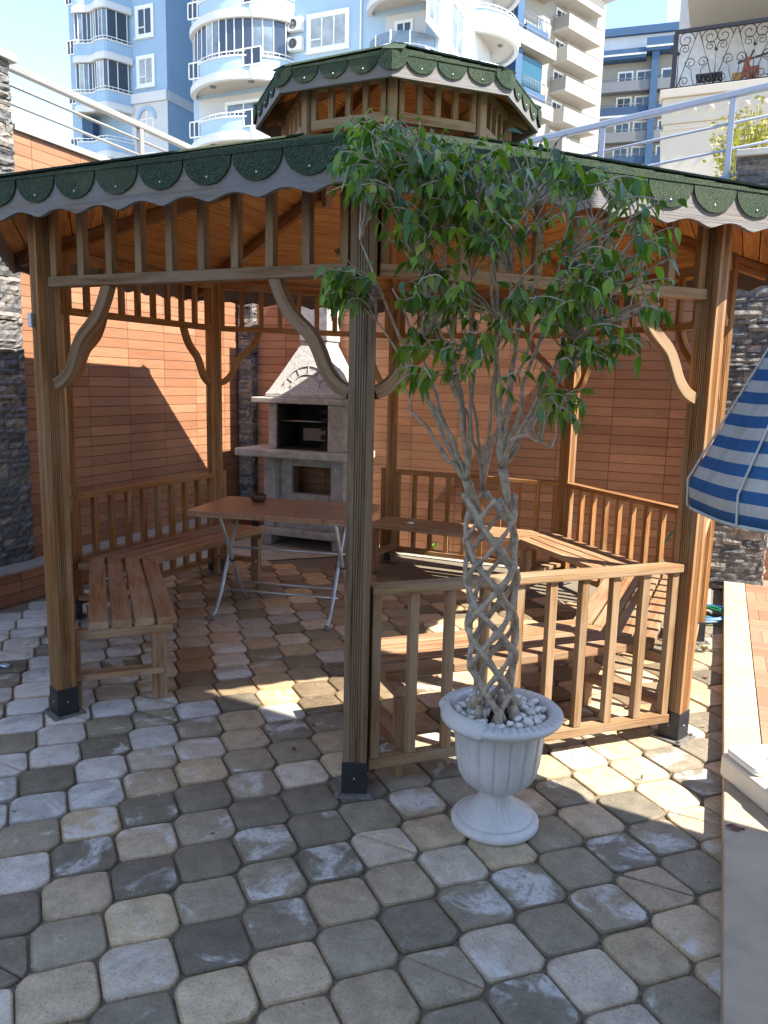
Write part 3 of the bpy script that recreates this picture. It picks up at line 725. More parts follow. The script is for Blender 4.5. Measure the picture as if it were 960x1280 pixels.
# firebox
for xa,xb_ in ((b0+.05,b0+.13),(b1-.17,b1)):
    mb=MB(RM); mb.box(xa,xb_,sf,sb,.922,1.35); mb.build('firebox_jamb',M['concrete'],bb,.008)
mb=MB(RM); mb.box(b0+.13,b1-.17,sb-.06,sb,.922,1.35); mb.box(b0+.13,b0+.15,sf+.03,sb-.06,.922,1.35); mb.box(b1-.19,b1-.17,sf+.03,sb-.06,.922,1.35); mb.box(b0+.15,b1-.19,sf+.03,sb-.06,.924,.94)
for k in range(5):
    mb.box(b1-.255,b1-.19,sf+.03,sb-.06,.95+k*.08,.99+k*.08); mb.box(b0+.15,b0+.165,sf+.03,sb-.06,.95+k*.08,.99+k*.08)
mb.build('fire_brick_lining',M['soot'],bb)
mb=MB(RM); mb.tube([(b0+.15,sf+.06,1.19),(b1-.19,sf+.06,1.19)],.006,6)
for k in range(14): x=b0+.18+k*.036; mb.tube([(x,sf+.06,1.187),(x,sb-.1,1.187)],.003,5)
mb.build('grill_rack',M['chrome'],bb)
mb=MB(RM); mb.box(-1.76,-1.52,sf+.20,sf+.22,1.0,1.12); mb.build('ash_drawer',M['plate'],bb,.004)
mb=MB(RM); mb.prism(rrect(-2.19,-1.13,1.89,sb,.03),1.352,1.405); mb.build('mantel',M['concrete'],bb,.01)
# hood: curved truncated pyramid
P=[];F=[]; prof=[(0,0),(.06,.05),(.10,.12),(.48,.88),(.49,1.)]
x0,x1,y0,y1=b0+.02,b1-.01,1.93,sb-.0; X0,X1,Y0,Y1=-1.79,-1.51,2.14,sb-.03
lev=[(0,0),(.02,.07),(.12,.14),(.5,.5),(.93,.93),(1,1),(1,1.06)]
for f,z in lev:
    f2=f
    P+=[(x0+(X0-x0)*f2,y0+(Y0-y0)*f2,1.407+z*.49),(x1+(X1-x1)*f2,y0+(Y0-y0)*f2,1.407+z*.49),(x1+(X1-x1)*f2,y1+(Y1-y1)*f2,1.407+z*.49),(x0+(X0-x0)*f2,y1+(Y1-y1)*f2,1.407+z*.49)]
for l in range(len(lev)-1):
    for k in range(4): k2=(k+1)%4; F.append((4*l+k,4*l+k2,4*l+4+k2,4*l+4+k))
F+=[(3,2,1,0),tuple(range(4*len(lev)-4,4*len(lev)))]
mb=MB(RM); mb.add(P,F); hd=mb.build('hood',M['concrete2'],bb,.01)
# arch relief on the hood front
def hoodpt(x,z): f=(z-1.407)/.49; f=max(0,min(1,f)); f2=.12+(f-.14)*(.88/.86) if f>.14 else f*.8; return (x,y0+(Y0-y0)*f2-.004,z)
xc=-1.645
mb=MB(RM)
for rr in (.235,.155):
    mb.tube([hoodpt(xc+rr*cos(rad(a)),1.475+rr*sin(rad(a))*.95) for a in range(12,169,6)],.006,5)
for a in (30,60,90,120,150): mb.tube([hoodpt(xc+.16*cos(rad(a)),1.475+.155*sin(rad(a))),hoodpt(xc+.235*cos(rad(a)),1.475+.223*sin(rad(a)))],.005,5)
mb.build('arch_relief',M['concrete'],hd)
mb=MB(RM); mb.box(-1.80,-1.50,2.13,sb-.02,1.93,2.9); mb.build('chimney',M['concrete'],bb,.01)

# ================================================================ folding table
TC=V((-.64,.27,0)); TA=rad(-10)
tb=thing('folding_table','wood-topped folding table with crossed silver tube legs inside the gazebo','table',TC,TA)
def TX(p): return TC+V((p[0]*cos(TA)-p[1]*sin(TA),p[0]*sin(TA)+p[1]*cos(TA),p[2]))
mb=MB(TX); mb.prism(rrect(-.56,.56,-.34,.34,.03),.705,.735); mb.build('table_top',M['table'],tb,.004)
mb=MB(TX); mb.prism(rrect(-.565,.565,-.345,.345,.032),.698,.712); mb.build('edge_band',M['seat'],tb,.003)
for sx in (-.42,.36):
    for (k,sy) in ((0,1),(1,-1)):
        x=sx+k*.03
        pts=[(x,.20*sy,.695),(x,.12*sy,.55),(x,.03*sy,.40),(x,-.04*sy,.30),(x,-.11*sy,.17),(x,-.20*sy,.06),(x,-.27*sy,.012)]
        mb=MB(TX); mb.tube(pts,.0135,10); lg=mb.build('leg',M['chrome'],tb)
        mb=MB(TX); mb.tube([(x,-.262*sy,.02),(x,-.28*sy,.008)],.017,10); mb.build('foot_cap',M['plate'],lg)
    mb=MB(TX); mb.tube([(sx-.02,0,.35),(sx+.05,0,.35)],.012,8); mb.build('hinge_bolt',M['black'],tb)
for y,z in ((-.11,.17),(.11,.17),(.05,.43)):
    mb=MB(TX); mb.tube([(-.42,y,z),(.39,y,z)],.008,8); mb.build('cross_bar',M['chrome'],tb)
q=hit(323,627,(0,0,.735),(0,0,1))
bo=thing('ashtray_bowl','small dark brown carved bowl on the far edge of the folding table','bowl',q)
mb=MB(); mb.lathe([(0.0,.0),(.04,.0),(.052,.02),(.055,.045),(.048,.055),(.043,.05),(.04,.02),(0,.015)],q,20,None,lambda r,z,a,i:(r*(1+.05*sin(8*a)),z)); mb.build('bowl_body',M['brown'],bo)

# ================================================================ planter and braided fig
PC=V((.525,-2.19,0))
ut=thing('urn_planter','pale grey plastic urn planter with fluted bowl and flared foot by the gazebo rail','planter',PC)
def flute(n,amp,z0,z1):
    def f(r,z,a,i):
        if z0<z<z1:
            k=abs(((a*n/(2*PI))%1)-.5)*2; return (r*(1-amp*(1 if k>.85 else 0)+.012*(1-k*k)),z)
        return (r,z)
    return f
mb=MB(); mb.lathe([(0,0),(.150,0),(.158,.008),(.158,.022),(.150,.032),(.140,.036)],PC,96); mb.lathe([(.141,.034),(.128,.044),(.098,.062),(.072,.085),(.057,.115),(.052,.14),(.060,.152)],PC,280,None,flute(28,.035,.05,.14)); mb.build('foot',M['urn'],ut)
mb=MB(); mb.lathe([(.04,.146),(.075,.149),(.10,.160),(.122,.180),(.139,.21),(.148,.25),(.155,.32),(.162,.40),(.168,.405)],PC,288,None,flute(18,.03,.155,.402)); mb.build('bowl',M['urn'],ut)
def rimf(r,z,a,i):
    # the left front of the rim has cracked and folded down
    d=math.atan2(sin(a-rad(205)),cos(a-rad(205))); 
    if -.62<d<.75 and r>.175: return (r*(1-.055*(r-.175)/.05),z-.018*(r-.175)/.05+ .012*(1 if r<.2 else 0))
    if r>.17: k=abs(((a*46/(2*PI))%1)-.5)*2; return (r,z-(.006 if k>.72 and .18<r<.214 and i>4 else 0))
    return (r,z)
mb=MB(); mb.lathe([(.162,.398),(.19,.404),(.212,.412),(.220,.422),(.221,.433),(.214,.440),(.196,.4445),(.184,.446),(.176,.444),(.170,.432),(.166,.40),(.150,.36)],PC,184,None,rimf); mb.build('rim',M['urn'],ut)
mb=MB(); mb.lathe([(.164,.402),(.10,.408),(.0001,.41)],PC,32); so=mb.build('potting_soil',M['soil']); tag(so,'dark potting soil showing between white stones in the urn planter','soil',None,'stuff')
LEAN=[(.41,-.02,-.0),(.60,-.035,-.03),(.80,-.052,-.06),(1.0,-.067,-.085),(1.2,-.078,-.105),(1.4,-.08,-.13)]
def tc(z):
    for i in range(len(LEAN)-1):
        z0,x0,y0=LEAN[i]; z1,x1,y1=LEAN[i+1]
        if z<=z1 or i==len(LEAN)-2: f=(z-z0)/(z1-z0); return V((PC.x+x0+(x1-x0)*f,PC.y+y0+(y1-y0)*f,z))
# pebbles
proto=[]
for k in range(7):
    rx,ry,rz_=R.uniform(.012,.020),R.uniform(.010,.015),R.uniform(.008,.012)
    c=R.uniform(.62,.78); mb=MB(); mb.blob((0,0,0),rx,ry,rz_,seed=k*3.1,rough=.5,col=(c,c*.95,c*.86),sub=2); o=mb.build('pebble',M['stonev']); proto.append(o)
pl_=[];tries=0
while len(pl_)<120 and tries<6000:
    tries+=1; a=R.random()*2*PI; r=.155*math.sqrt(R.random()); p=V((PC.x+r*cos(a),PC.y+r*sin(a),0))
    lay=0 if len(pl_)<75 else 1
    if r<.045: continue
    if math.hypot(p.x-PC.x+.0,p.y-(PC.y-.05))<.06 : continue
    if any((p-q).xy.length<.021 for q,l in pl_ if l==lay): continue
    pl_.append((p,lay))
for i,(p,l) in enumerate(pl_):
    o=proto[i] if i<7 else R.choice(proto).copy()
    if i>=7: COL.objects.link(o)
    o.location=(p.x,p.y,.418+l*.018+R.uniform(0,.004)); o.rotation_euler=(R.uniform(-.4,.4),R.uniform(-.4,.4),R.random()*6.28); s_=R.uniform(.8,1.25); o.scale=(s_,s_,s_)
    tag(o,'white pebble heaped on the soil of the urn planter','pebble','white pebbles in the urn planter')
tr=thing('braided_fig_tree','small weeping fig tree with open lattice-braided pale trunk growing in the urn planter','tree',V((PC.x,PC.y,.41)))
# braid
mb=MB(); ZS,ZE_=.40,1.215; n=4; pitch=.62
def rb(z):
    f=(z-ZS)/(ZE_-ZS); return .062+.020*min(1,abs(f)*2.2)+.004*sin(z*21)
for dirn in (1,-1):
    for k in range(n):
        pts=[];rs=[];ph=R.random()
        m=44
        for i in range(m+1):
            z=ZS+(ZE_-ZS)*i/m; a=dirn*2*PI*z/pitch+2*PI*k/n+(.35 if dirn>0 else 0)+.05*sin(z*17+ph*6)
            r=rb(z)+.004*sin(z*40+k); c=tc(z); pts.append((c.x+r*cos(a),c.y+r*sin(a),z)); 
            # thicker where strands meet
            rs.append((.0062+.0030*ph)*(1+.10*sin(z*53+ph*9))+.0022*(1-(z-ZS)/.8)+.0052*abs(cos(n*(4*PI*z/pitch+.35)/2))**5)
        mb.tube(pts,rs,10)
# root flare
for k in range(7):
    a=2*PI*k/7+.3; c=tc(.42); mb.tube([(c.x+.075*cos(a),c.y+.075*sin(a),.47),(c.x+.085*cos(a),c.y+.085*sin(a),.43),(c.x+.10*cos(a),c.y+.10*sin(a),.395)],[.012,.016,.02],8)
mb.build('trunk',M['bark'],tr)
def at(u,v,y): return hit(u,v,(0,y,0),(0,1,0))
def curve(p0,p1,p2,n=8,wob=.0):
    out=[]
    for i in range(n+1):
        t=i/n; q=p0*(1-t)**2+p1*2*t*(1-t)+p2*t*t
        if 0<i<n and wob: q+=V((R.uniform(-wob,wob),R.uniform(-wob,wob),R.uniform(-wob,wob)))
        out.append(q)
    return out
br=MB(); LF=MB(); TW=[]
fk1=at(583,600,PC.y-.15); fk2=at(628,585,PC.y-.13); fk3=at(603,612,PC.y-.03)
for f,a in ((fk1,0),(fk2,1)):
    for z in (1.16,1.12,1.14):
        c=tc(z); q=c+V(((-.07 if a==0 else .07)*R.uniform(.4,1),R.uniform(-.06,.06),0)); br.tube(curve(q,(q+f)/2+V((0,0,.02)),f,4),[.009,.010,.012,.014,.015],8)
limbs=[(fk1,(560,520),(470,400)),(fk1,(590,500),(520,330)),(fk1,(600,470),(580,260)),(fk2,(615,470),(620,300)),(fk2,(650,500),(700,330)),(fk2,(640,450),(660,260)),(fk2,(690,480),(770,360)),(fk1,(540,560),(500,480)),(fk2,(630,520),(690,560)),(fk3,(600,520),(560,300)),(fk3,(640,440),(740,280)),(fk1,(520,480),(450,300)),(fk1,(575,480),(545,250)),(fk2,(630,470),(600,230)),(fk3,(612,480),(640,340)),(fk1,(550,500),(490,360)),(fk2,(665,500),(735,400)),(fk3,(590,500),(530,420))]
limbpts=[]
for f,m_,e in limbs:
    y=R.uniform(-2.62,-2.36); E_=at(*e,y); Mm=at(*m_,(f.y+y)/2); n_=10
    pts=curve(f,Mm,E_,n_,.008); r0=R.uniform(.0078,.0115) if f is not fk3 else .007
    br.tube(pts,[r0*(1-.72*i/n_) for i in range(n_+1)],8); limbpts.append(pts)
# crown outline in the picture gives the true outline at the crown's own distance
CROWN=[(455,205),(470,168),(490,162),(540,190),(600,200),(655,195),(690,210),(735,228),(780,215),(790,250),(806,310),(808,370),(790,410),(750,440),(725,475),(690,520),(668,545),(640,520),(600,470),(568,530),(545,500),(515,450),(490,410),(425,365),(418,345),(462,335),(468,290),(452,240)]
def inside(x,y,P):
    c=False;j=len(P)-1
    for i in range(len(P)):
        if ((P[i][1]>y)!=(P[j][1]>y)) and x<(P[j][0]-P[i][0])*(y-P[i][1])/(P[j][1]-P[i][1])+P[i][0]: c=not c
        j=i
    return c
def leaf(p,d,L,col):
    """drooping pointed fig leaf folded along its midrib"""
    d=d.normalized(); sd=d.cross(V((0,0,1)))
    if sd.length<.1: sd=V((1,0,0))
    sd=(Matrix.Rotation(R.uniform(-.9,.9),3,d)@sd).normalized(); up=sd.cross(d)
    W=L*R.uniform(.40,.58); fold=R.uniform(.12,.42); droop=R.uniform(.3,1.1)
    prof=[(0,.0),(.12,.55),(.32,1.),(.55,.9),(.78,.45),(1.0,.0)]
    P=[]
    for x,w in prof:
        c=p+d*(L*x)-V((0,0,1))*(droop*L*x*x*.5); P.append(c)
        if w>0:
            P.append(c+sd*(W*.5*w)+up*(fold*W*w*.5)); P.append(c-sd*(W*.5*w)+up*(fold*W*w*.5))
    # indices: 0 ; 1,2,3 ; 4,5,6 ; 7,8,9 ; 10,11,12 ; 13
    F=[(0,2,1),(0,1,3),(1,2,5,4),(1,4,6,3),(4,5,8,7),(4,7,9,6),(7,8,11,10),(7,10,12,9),(10,11,13),(10,13,12)]
    LF.add(P,F,None,col,True)
PALL=[(.085,.155,.012),(.12,.205,.015),(.045,.10,.012),(.17,.26,.02),(.10,.15,.015),(.055,.115,.014)]
def sprig(p,dirv,n,L):
    pts=[p]; q=p.copy(); dv=dirv.normalized()
    for i in range(n):
        dv=(dv+V((R.uniform(-.25,.25),R.uniform(-.25,.25),-.16))).normalized(); q=q+dv*L/n; pts.append(q.copy())
    br.tube(pts,[.0022*(1-.6*i/n)+.0005 for i in range(n+1)],5,None,False)
    for i in range(1,n+1):
        if i<n and R.random()<.12: continue
        sidev=dv.cross(V((0,0,1))); sidev=sidev.normalized() if sidev.length>.05 else V((1,0,0))
        s_=1 if i%2 else -1
        ld=(dv*.55+sidev*s_*R.uniform(.3,.9)+V((R.uniform(-.3,.3),R.uniform(-.3,.3),R.uniform(-1.6,-.1))))
        c=R.choice(PALL); f=R.uniform(.75,1.3); c=tuple(x*f for x in c)
        q_=R.random()
        if q_<.14: c=(.19,.29,.035)
        elif q_<.17: c=(.30,.30,.05)
        leaf(pts[i],ld,R.choice([R.uniform(.022,.034),R.uniform(.031,.045),R.uniform(.036,.052)]),c)
tips=0;tries=0
y0_=-2.5
while tips<400 and tries<20000:
    tries+=1; u=R.uniform(395,838); v=R.uniform(150,600)
    if not inside(u,v,CROWN): continue
    # sparse lower middle, gaps
    dens=1.0
    if v>390: dens=.30 if u<670 else .6
    if v>480: dens*=.6
    if u<570 and 240<v<420: dens*=.55
    if 560<u<700 and v>330: dens*=.6
    if u<470 and v>330: dens=.7
    if noise.noise(V((u/55.,v/45.,1.7)))<-.05: dens*=.18
    if R.random()>dens: continue
    y=R.uniform(-2.76,-2.38)
    if u<470: y=R.uniform(-2.62,-2.42)
    p=at(u,v,y); tips+=1
    # attach to nearest limb point lower than it
    best=None;bd=9
    for lp in limbpts:
        for q in lp[3:]:
            d=(q-p).length+(.35 if q.z>p.z-.03 else 0)
            if d<bd: bd=d;best=q
    midp=(best+p)/2+V((0,0,.02*R.random())); 
    br.tube(curve(best,midp,p,5,.006),[.0042,.0036,.003,.0027,.0024,.002],5,None,False)
    out=(p-tc(1.3)); out.z*=.4; 
    for k in range(2 if R.random()<.55 else 1):
        sprig(p,out.normalized()+V((R.uniform(-.8,.8),R.uniform(-.8,.8),R.uniform(-.3,.6))),R.randint(4,6),R.uniform(.06,.11))
br.build('branch',M['bark'],tr); LF.build('foliage',M['leaf'],tr)

# ================================================================ umbrella, base, hose, small things
ua=V(hit(896,966,(0,0,.075),(0,0,1))); ub=V(hit(951,1012,(0,0,.075),(0,0,1))); ed=(ub-ua); ed.z=0; ed.normalize(); en=V((-ed.y,ed.x,0))
if en.dot(CR)<0: en=-en
S_=.50; cb=ua+ed*S_/2+en*S_/2; cb.z=.074
bs=thing('umbrella_base','square cream and white plastic parasol base resting on the deck edge','parasol base',cb)
def UX(p): return cb+ed*p[0]+en*p[1]+V((0,0,p[2]))
h=S_/2
def soft(x,c): return x
mb=MB(UX); 
mb.prism(rrect(-h,h,-h,h,.03) ,0,.088); mb.build('lower_shell',M['beige'],bs,.012)
mb=MB(UX)
for qx,qy in ((-1,-1),(1,-1),(1,1),(-1,1)):
    # four corner cushions separated by grooves
    x0,x1=(-h+.012,-.035) if qx<0 else (.035,h-.012); y0b,y1b=(-h+.012,-.035) if qy<0 else (.035,h-.012)
    mb.prism(rrect(x0,x1,y0b,y1b,.035),.089,.122)
mb.prism(rrect(-.10,.10,-.10,.10,.03),.0895,.14)
mb.build('upper_cushion',M['wplas'],bs,.012)
mb=MB(UX); mb.lathe([(.032,.09),(.032,.30),(.026,.31),(.022,.31)],(0,0,0),20); mb.build('socket',M['beige'],bs)
# parasol: canopy hanging half closed, leaning a little
ub_=CO+ray(1082,500)*2.12; ub_.z=.074
pm=thing('parasol','blue and white striped parasol canopy half closed at the right edge by the gazebo post','parasol',ub_)
base=ub_.copy(); top=ub_+V((0,0,2.14))
mb=MB(); mb.lathe([(.0,.0),(.05,.0),(.05,.01),(.028,.02),(.026,.20),(0,.20)],ub_,28); mb.build('stand',M['wplas'],pm)
mb=MB(); mb.tube([base,top],.017,12); mb.build('pole',M['wplas'],pm)
# canopy profile fitted to the outline
def canopy():
    apex=top+V((0,0,-.02)); px=proj(apex)
    m_w=MB(); nseg=64; nst=31
    hem=V((cb.x,cb.y,0))
    # distance scale
    dep=(ub_-CO).dot(FW)
    pz=hit(900,655,ub_,FW.cross(V((0,0,1))).cross(V((0,0,1)))); z_h=pz.z+.025
    rb_=(proj(V((ub_.x,ub_.y,z_h)))[0]-866)*dep/FPX*.94
    H=apex.z-z_h
    def pt(f,a):
        # f 0 apex .. 1 hem ; eight panels sag between the ribs
        r=rb_*(.06*f**.5+.98*f) if f<.93 else rb_*(.06*.93**.5+.98*.93)-(f-.93)*rb_*.35
        ph=((a+.35)%(PI/4))-PI/8; k=cos(PI/8)/cos(ph); k=(k-cos(PI/8))/(1-cos(PI/8)); r*=cos(PI/8)/cos(ph)*(1+.0*f)
        fold=.004*sin(9*a+2*f)*f
        z=apex.z-H*f-.006*(1-k)*f
        return V((ub_.x+(r+fold*.4)*cos(a),ub_.y+(r+fold*.4)*sin(a),z))
    rings=[[pt(k/nst,2*PI*i/nseg) for i in range(nseg)] for k in range(nst+1)]
    o=[p for rg in rings for p in rg]; m_w.v=o
    for k in range(nst):
        for i in range(nseg):
            i2=(i+1)%nseg; m_w.f.append([k*nseg+i,(k+1)*nseg+i,(k+1)*nseg+i2,k*nseg+i2]); m_w.uv.append([(0,0)]*4); m_w.smooth.append(True)
            g=1-.10*(math.sin(i*1.3+k*.2)>.6); m_w.c.append(tuple(x*g for x in ((.035,.105,.235) if k%2==0 else (.46,.43,.385))))
    return m_w,None,pt
M['cloth_b']=flat('blue_stripe_cloth',(.035,.13,.34),.85,0,.12,14); M['cloth_w']=flat('white_stripe_cloth',(.52,.50,.46),.85,0,.08,14)
mw,mbb,cpt=canopy(); 
M['cloth']=coln('striped_canopy_cloth',.85,40,.10,.0015,.2); cn=mw.build('canopy',M['cloth'],pm)
mb=MB(); mb.tube([cpt(1.0,2*PI*i/64) for i in range(65)],.005,6,None,False); mb.build('hem_piping',M['cloth_w'],cn)
for o in (cn,):
    for x in [o]:
        m=x.modifiers.new('thick','SOLIDIFY'); m.thickness=.0025
for k in range(8):
    a0=-.35+k*PI/4
    mb=MB(); mb.tube([cpt(f/12,a0) for f in range(1,13)],.0035,5,None,False); mb.build('rib_seam',M['cloth_w'],cn)
# hose coil
hc=RM((1.93,1.30,0)); 
def coil(mt,r,zz,ph,name,lab,extra=None,turns=2.2,off=(0,0)):
    pts=[]
    for i in range(int(turns*28)):
        a=ph+2*PI*i/28; rr=r*(1+.12*sin(a*1.3+ph)); pts.append((hc.x+off[0]+rr*cos(a)*1.0,hc.y+off[1]+rr*sin(a)*1.25,zz+.012*math.floor(i/28)+.012*(1+sin(a*2+ph))))
    if extra: pts+=extra
    mb=MB(); mb.tube(pts,.0085,8); return tag(mb.build(name,mt),lab,'hose')
tp=hit(846,655,CS*BWs,CS)-CS*.06
ex=[RM((1.80,1.55,.02)),RM((1.72,1.75,.05)),hit(823,690,CS*(BWs-.25),CS),hit(838,668,CS*(BWs-.1),CS),tp-V((0,0,.03))]
coil(M['hoseg'],.11,.014,.3,'garden_hose','green garden hose looping from the wall tap down to the coil on the ground',ex,2.0)
coil(M['hoseb'],.135,.03,2.0,'garden_hose','bright blue hose coiled on the pavers between gazebo and deck',None,2.3,(.01,-.01))
coil(M['hosel'],.155,.012,4.0,'garden_hose','pale blue hose forming the outer rings of the coil beside the deck',None,1.9,(-.005,-.02))
t=thing('water_tap','small silver water tap on the back wall behind the gazebo rail','tap',tp)
mb=MB(); mb.tube([tp+CS*.06,tp-CS*.0,tp-V((0,0,.04))],.009,8); mb.build('spout',M['chrome'],t)
mb=MB(); mb.tube([tp+V((0,0,.005)),tp+V((0,0,.03))],.006,8); mb.beam(tp+V((0,0,.034))-CR*.02,tp+V((0,0,.034))+CR*.02,.012,.006); mb.build('handle',M['screw'],t)
# dry leaf on deck
def dryleaf(u,v,z,L,label,rz=0.):
    p=hit(u,v,(0,0,z),(0,0,1)); mb=MB(); d=V((cos(rz),sin(rz),0)); s_=V((-d.y,d.x,0)); P=[]
    for x,w,zz in ((-.5,0,.004),(-.2,.22,.008),(.1,.25,.002),(.3,.12,.006),(.5,0,.012)):
        P+=[p+d*x*L+V((0,0,zz*.5+.001)),p+d*x*L+s_*w*L+V((0,0,zz+.004)),p+d*x*L-s_*w*L+V((0,0,zz+.003))]
    F=[]
    for i in range(4): F+=[(3*i,3*i+1,3*i+4,3*i+3),(3*i,3*i+3,3*i+5,3*i+2)]
    mb.add(P,F,None,None,True); o=mb.build('dry_leaf',M['dryleaf']); m=o.modifiers.new('t','SOLIDIFY'); m.thickness=.0008; return tag(o,label,'leaf')
M['dryleaf']=flat('dry_leaf_brown',(.22,.08,.05),.7,0,.3,60)
dryleaf(919,1037,.074,.06,'curled reddish brown dry leaf on the pale deck edge',-.5)
for u,v,z,L,lab,rz in ((905,800,.0,.03,'tiny brown dry leaf on the pavers by the deck edge',.4),(882,848,0,.04,'brown dry leaf on the pavers behind the right gazebo post',1.9),(560,1275,0,.02,'',0)):
    if lab: dryleaf(u,v,z,L,lab,rz)
mb=MB(RM)
for k in range(240):
    p=V((R.uniform(-2.3,2.0),R.uniform(-4.2,1.6),.002)); a=R.random()*6.28; l=R.uniform(.003,.009) if R.random()<.85 else R.uniform(.01,.02); w_=l*R.uniform(.2,.6); d_=V((cos(a),sin(a),0)); e_=V((-d_.y,d_.x,0))
    mb.add([p-d_*l,p+e_*w_+V((0,0,.003)),p+d_*l,p-e_*w_+V((0,0,.002)),p-V((0,0,.001))],[(0,3,2,1),(0,1,4),(1,2,4),(2,3,4),(3,0,4)],None,R.choice([(.10,.06,.03),(.25,.20,.12),(.55,.52,.45),(.05,.04,.03),(.14,.14,.05)]))
tag(mb.build('leaf_crumbs',M['leafplain']),'scattered crumbs of dry leaf and grit on the pavers','debris',None,'stuff')
# scrap of shiny wrapper at the left
q=hit(4,833,(0,0,.003),(0,0,1)); mb=MB(); P=[];
for i in range(6):
    for j in range(5): P.append((q.x-.07+i*.022,q.y-.03+j*.014,.004+R.random()*.016))
mb.add(P,[(i*5+j,i*5+5+j,i*5+6+j,i*5+j+1) for i in range(5) for j in range(4)],None,None,True)
M['foil']=flat('foil_wrapper',(.55,.66,.78),.25,.3); o=mb.build('wrapper',M['foil']); o.modifiers.new('t','SOLIDIFY').thickness=.001; tag(o,'crumpled pale blue plastic wrapper on the pavers at the far left','litter')
# weeds
def weed(p,n,h,label,col,spread=.05):
    mb=MB()
    for k in range(n):
        a=R.random()*6.28; l=h*R.uniform(.5,1); d=V((cos(a),sin(a),0))*spread*R.uniform(.3,1); s_=V((-d.y,d.x,0)).normalized()*.006*(h/.08)
        m_=p+d*.5+V((0,0,l*.8)); e=p+d*1.3+V((0,0,l*R.uniform(.5,1)))
        f=R.uniform(.7,1.3); mb.add([p-s_*.4,p+s_*.4,m_+s_,m_-s_,e],[(0,1,2,3),(3,2,4)],None,tuple(x*f for x in col))
    o=mb.build('weed',M['leafplain']); return tag(o,label,'weed')
weed(hit(543,688,(0,0,.0),(0,0,1)),26,.10,'bright green weed sprouting at the foot of the back wall behind the bench',(.13,.24,.03),.07)
weed(hit(802,975,(0,0,0),(0,0,1)),8,.03,'tiny tuft of grass in a paver joint right of the urn planter',(.12,.14,.04),.02)
weed(hit(880,815,(0,0,0),(0,0,1)),14,.06,'straggly dry weeds in the pavers between right post and deck',(.16,.16,.06),.05)
weed(hit(915,505+0*0,(0,0,0),(0,0,1)) if False else RM((-2.42,.5,0)),6,.03,'small weed at the base of the left kerb',(.08,.12,.03),.02)
# rubble by the wall behind the left end of the far bench
q=hit(505,690,(0,0,0),(0,0,1)); mb=MB(); mb.blob(q+V((0,0,.02)),.05,.03,.025,3,.5,(.45,.42,.38)); tag(mb.build('stone_lump',M['stonev']),'pale lump of stone lying against the back wall by the bench end','stone')
# white cloth scrap on the bench
q=hit(513,655,(0,0,.425),(0,0,1)); mb=MB(); mb.blob(q+V((0,0,.008)),.035,.02,.010,5,.6,(.7,.7,.68)); tag(mb.build('paper_scrap',M['stonev']),'small white paper scrap on the end of the far bench','paper')
# junction box on post A, ornament near post B
p=OP('A',RP,1.80); t=thing('junction_box','small white electrical box fixed to the left gazebo post','electrical box',p+V((-.045,-.06,0))); mb=MB(); mb.box(p.x-.062,p.x-.045,p.y-.045,p.y-.01,1.77,1.83) ; mb.build('box_body',M['white'],t,.002)
mb=MB(); mb.box(p.x-.064,p.x-.062,p.y-.04,p.y-.015,1.78,1.82); mb.build('box_lid',M['wplas'],t)
q=at(431,313,-1.72); t=thing('hanging_ornament','small reddish dried-leaf ornament hanging under the gazebo roof beside the front post','ornament',q)
mb=MB(); mb.tube([q+V((0,0,.02)),q+V((0,0,.30))],.0012,5); mb.build('cord',M['black'],t)
mb=MB()
for k in range(9):
    a=k*.7; d=V((cos(a),sin(a)*.4,R.uniform(-.7,.7))).normalized(); s_=d.cross(V((0,1,0))).normalized()*.009; e=q+d*.045; mm=q+d*.024
    mb.add([q,mm+s_,e,mm-s_],[(0,1,2,3)],None,R.choice([(.16,.05,.04),(.3,.2,.15),(.10,.03,.03)]))
o=mb.build('dried_leaves',M['leafplain'],t); o.modifiers.new('t','SOLIDIFY').thickness=.0015
#@@FAR
# ================================================================ buildings
def win(mbx,xf,a0,a1,z0,z1,par,glass,trim=.14,mull=1,d=0.,depth=.10,sill=True,trans=None,name='window'):
    """one window: white surround and mullions, panes as its child"""
    mb=MB(xf)
    mb.box(a0-trim,a0,d,d+depth,z0-trim,z1+trim); mb.box(a1,a1+trim,d,d+depth,z0-trim,z1+trim); mb.box(a0,a1,d,d+depth,z1,z1+trim); mb.box(a0,a1,d,d+depth,z0-trim,z0)
    if sill: mb.box(a0-trim-.05,a1+trim+.05,d,d+depth+.08,z0-trim-.08,z0-trim)
    w=a1-a0; mw=.035
    for k in range(1,mull+1): x=a0+w*k/(mull+1); mb.box(x-mw,x+mw,d,d+depth*.7,z0,z1)
    mb.box(a0,a0+.06,d,d+depth*.7,z0,z1); mb.box(a1-.06,a1,d,d+depth*.7,z0,z1); mb.box(a0+.06,a1-.06,d,d+depth*.7,z1-.06,z1); mb.box(a0+.06,a1-.06,d,d+depth*.7,z0,z0+.06)
    if trans: mb.box(a0+.06,a0+w*trans,d,d+depth*.7,z0+(z1-z0)*.27,z0+(z1-z0)*.31)
    o=mb.build(name,M['white'],par)
    mb=MB(xf); mb.box(a0+.01,a1-.01,d+.005,d+.03,z0+.01,z1-.01); mb.build('pane',glass,o)
    return o
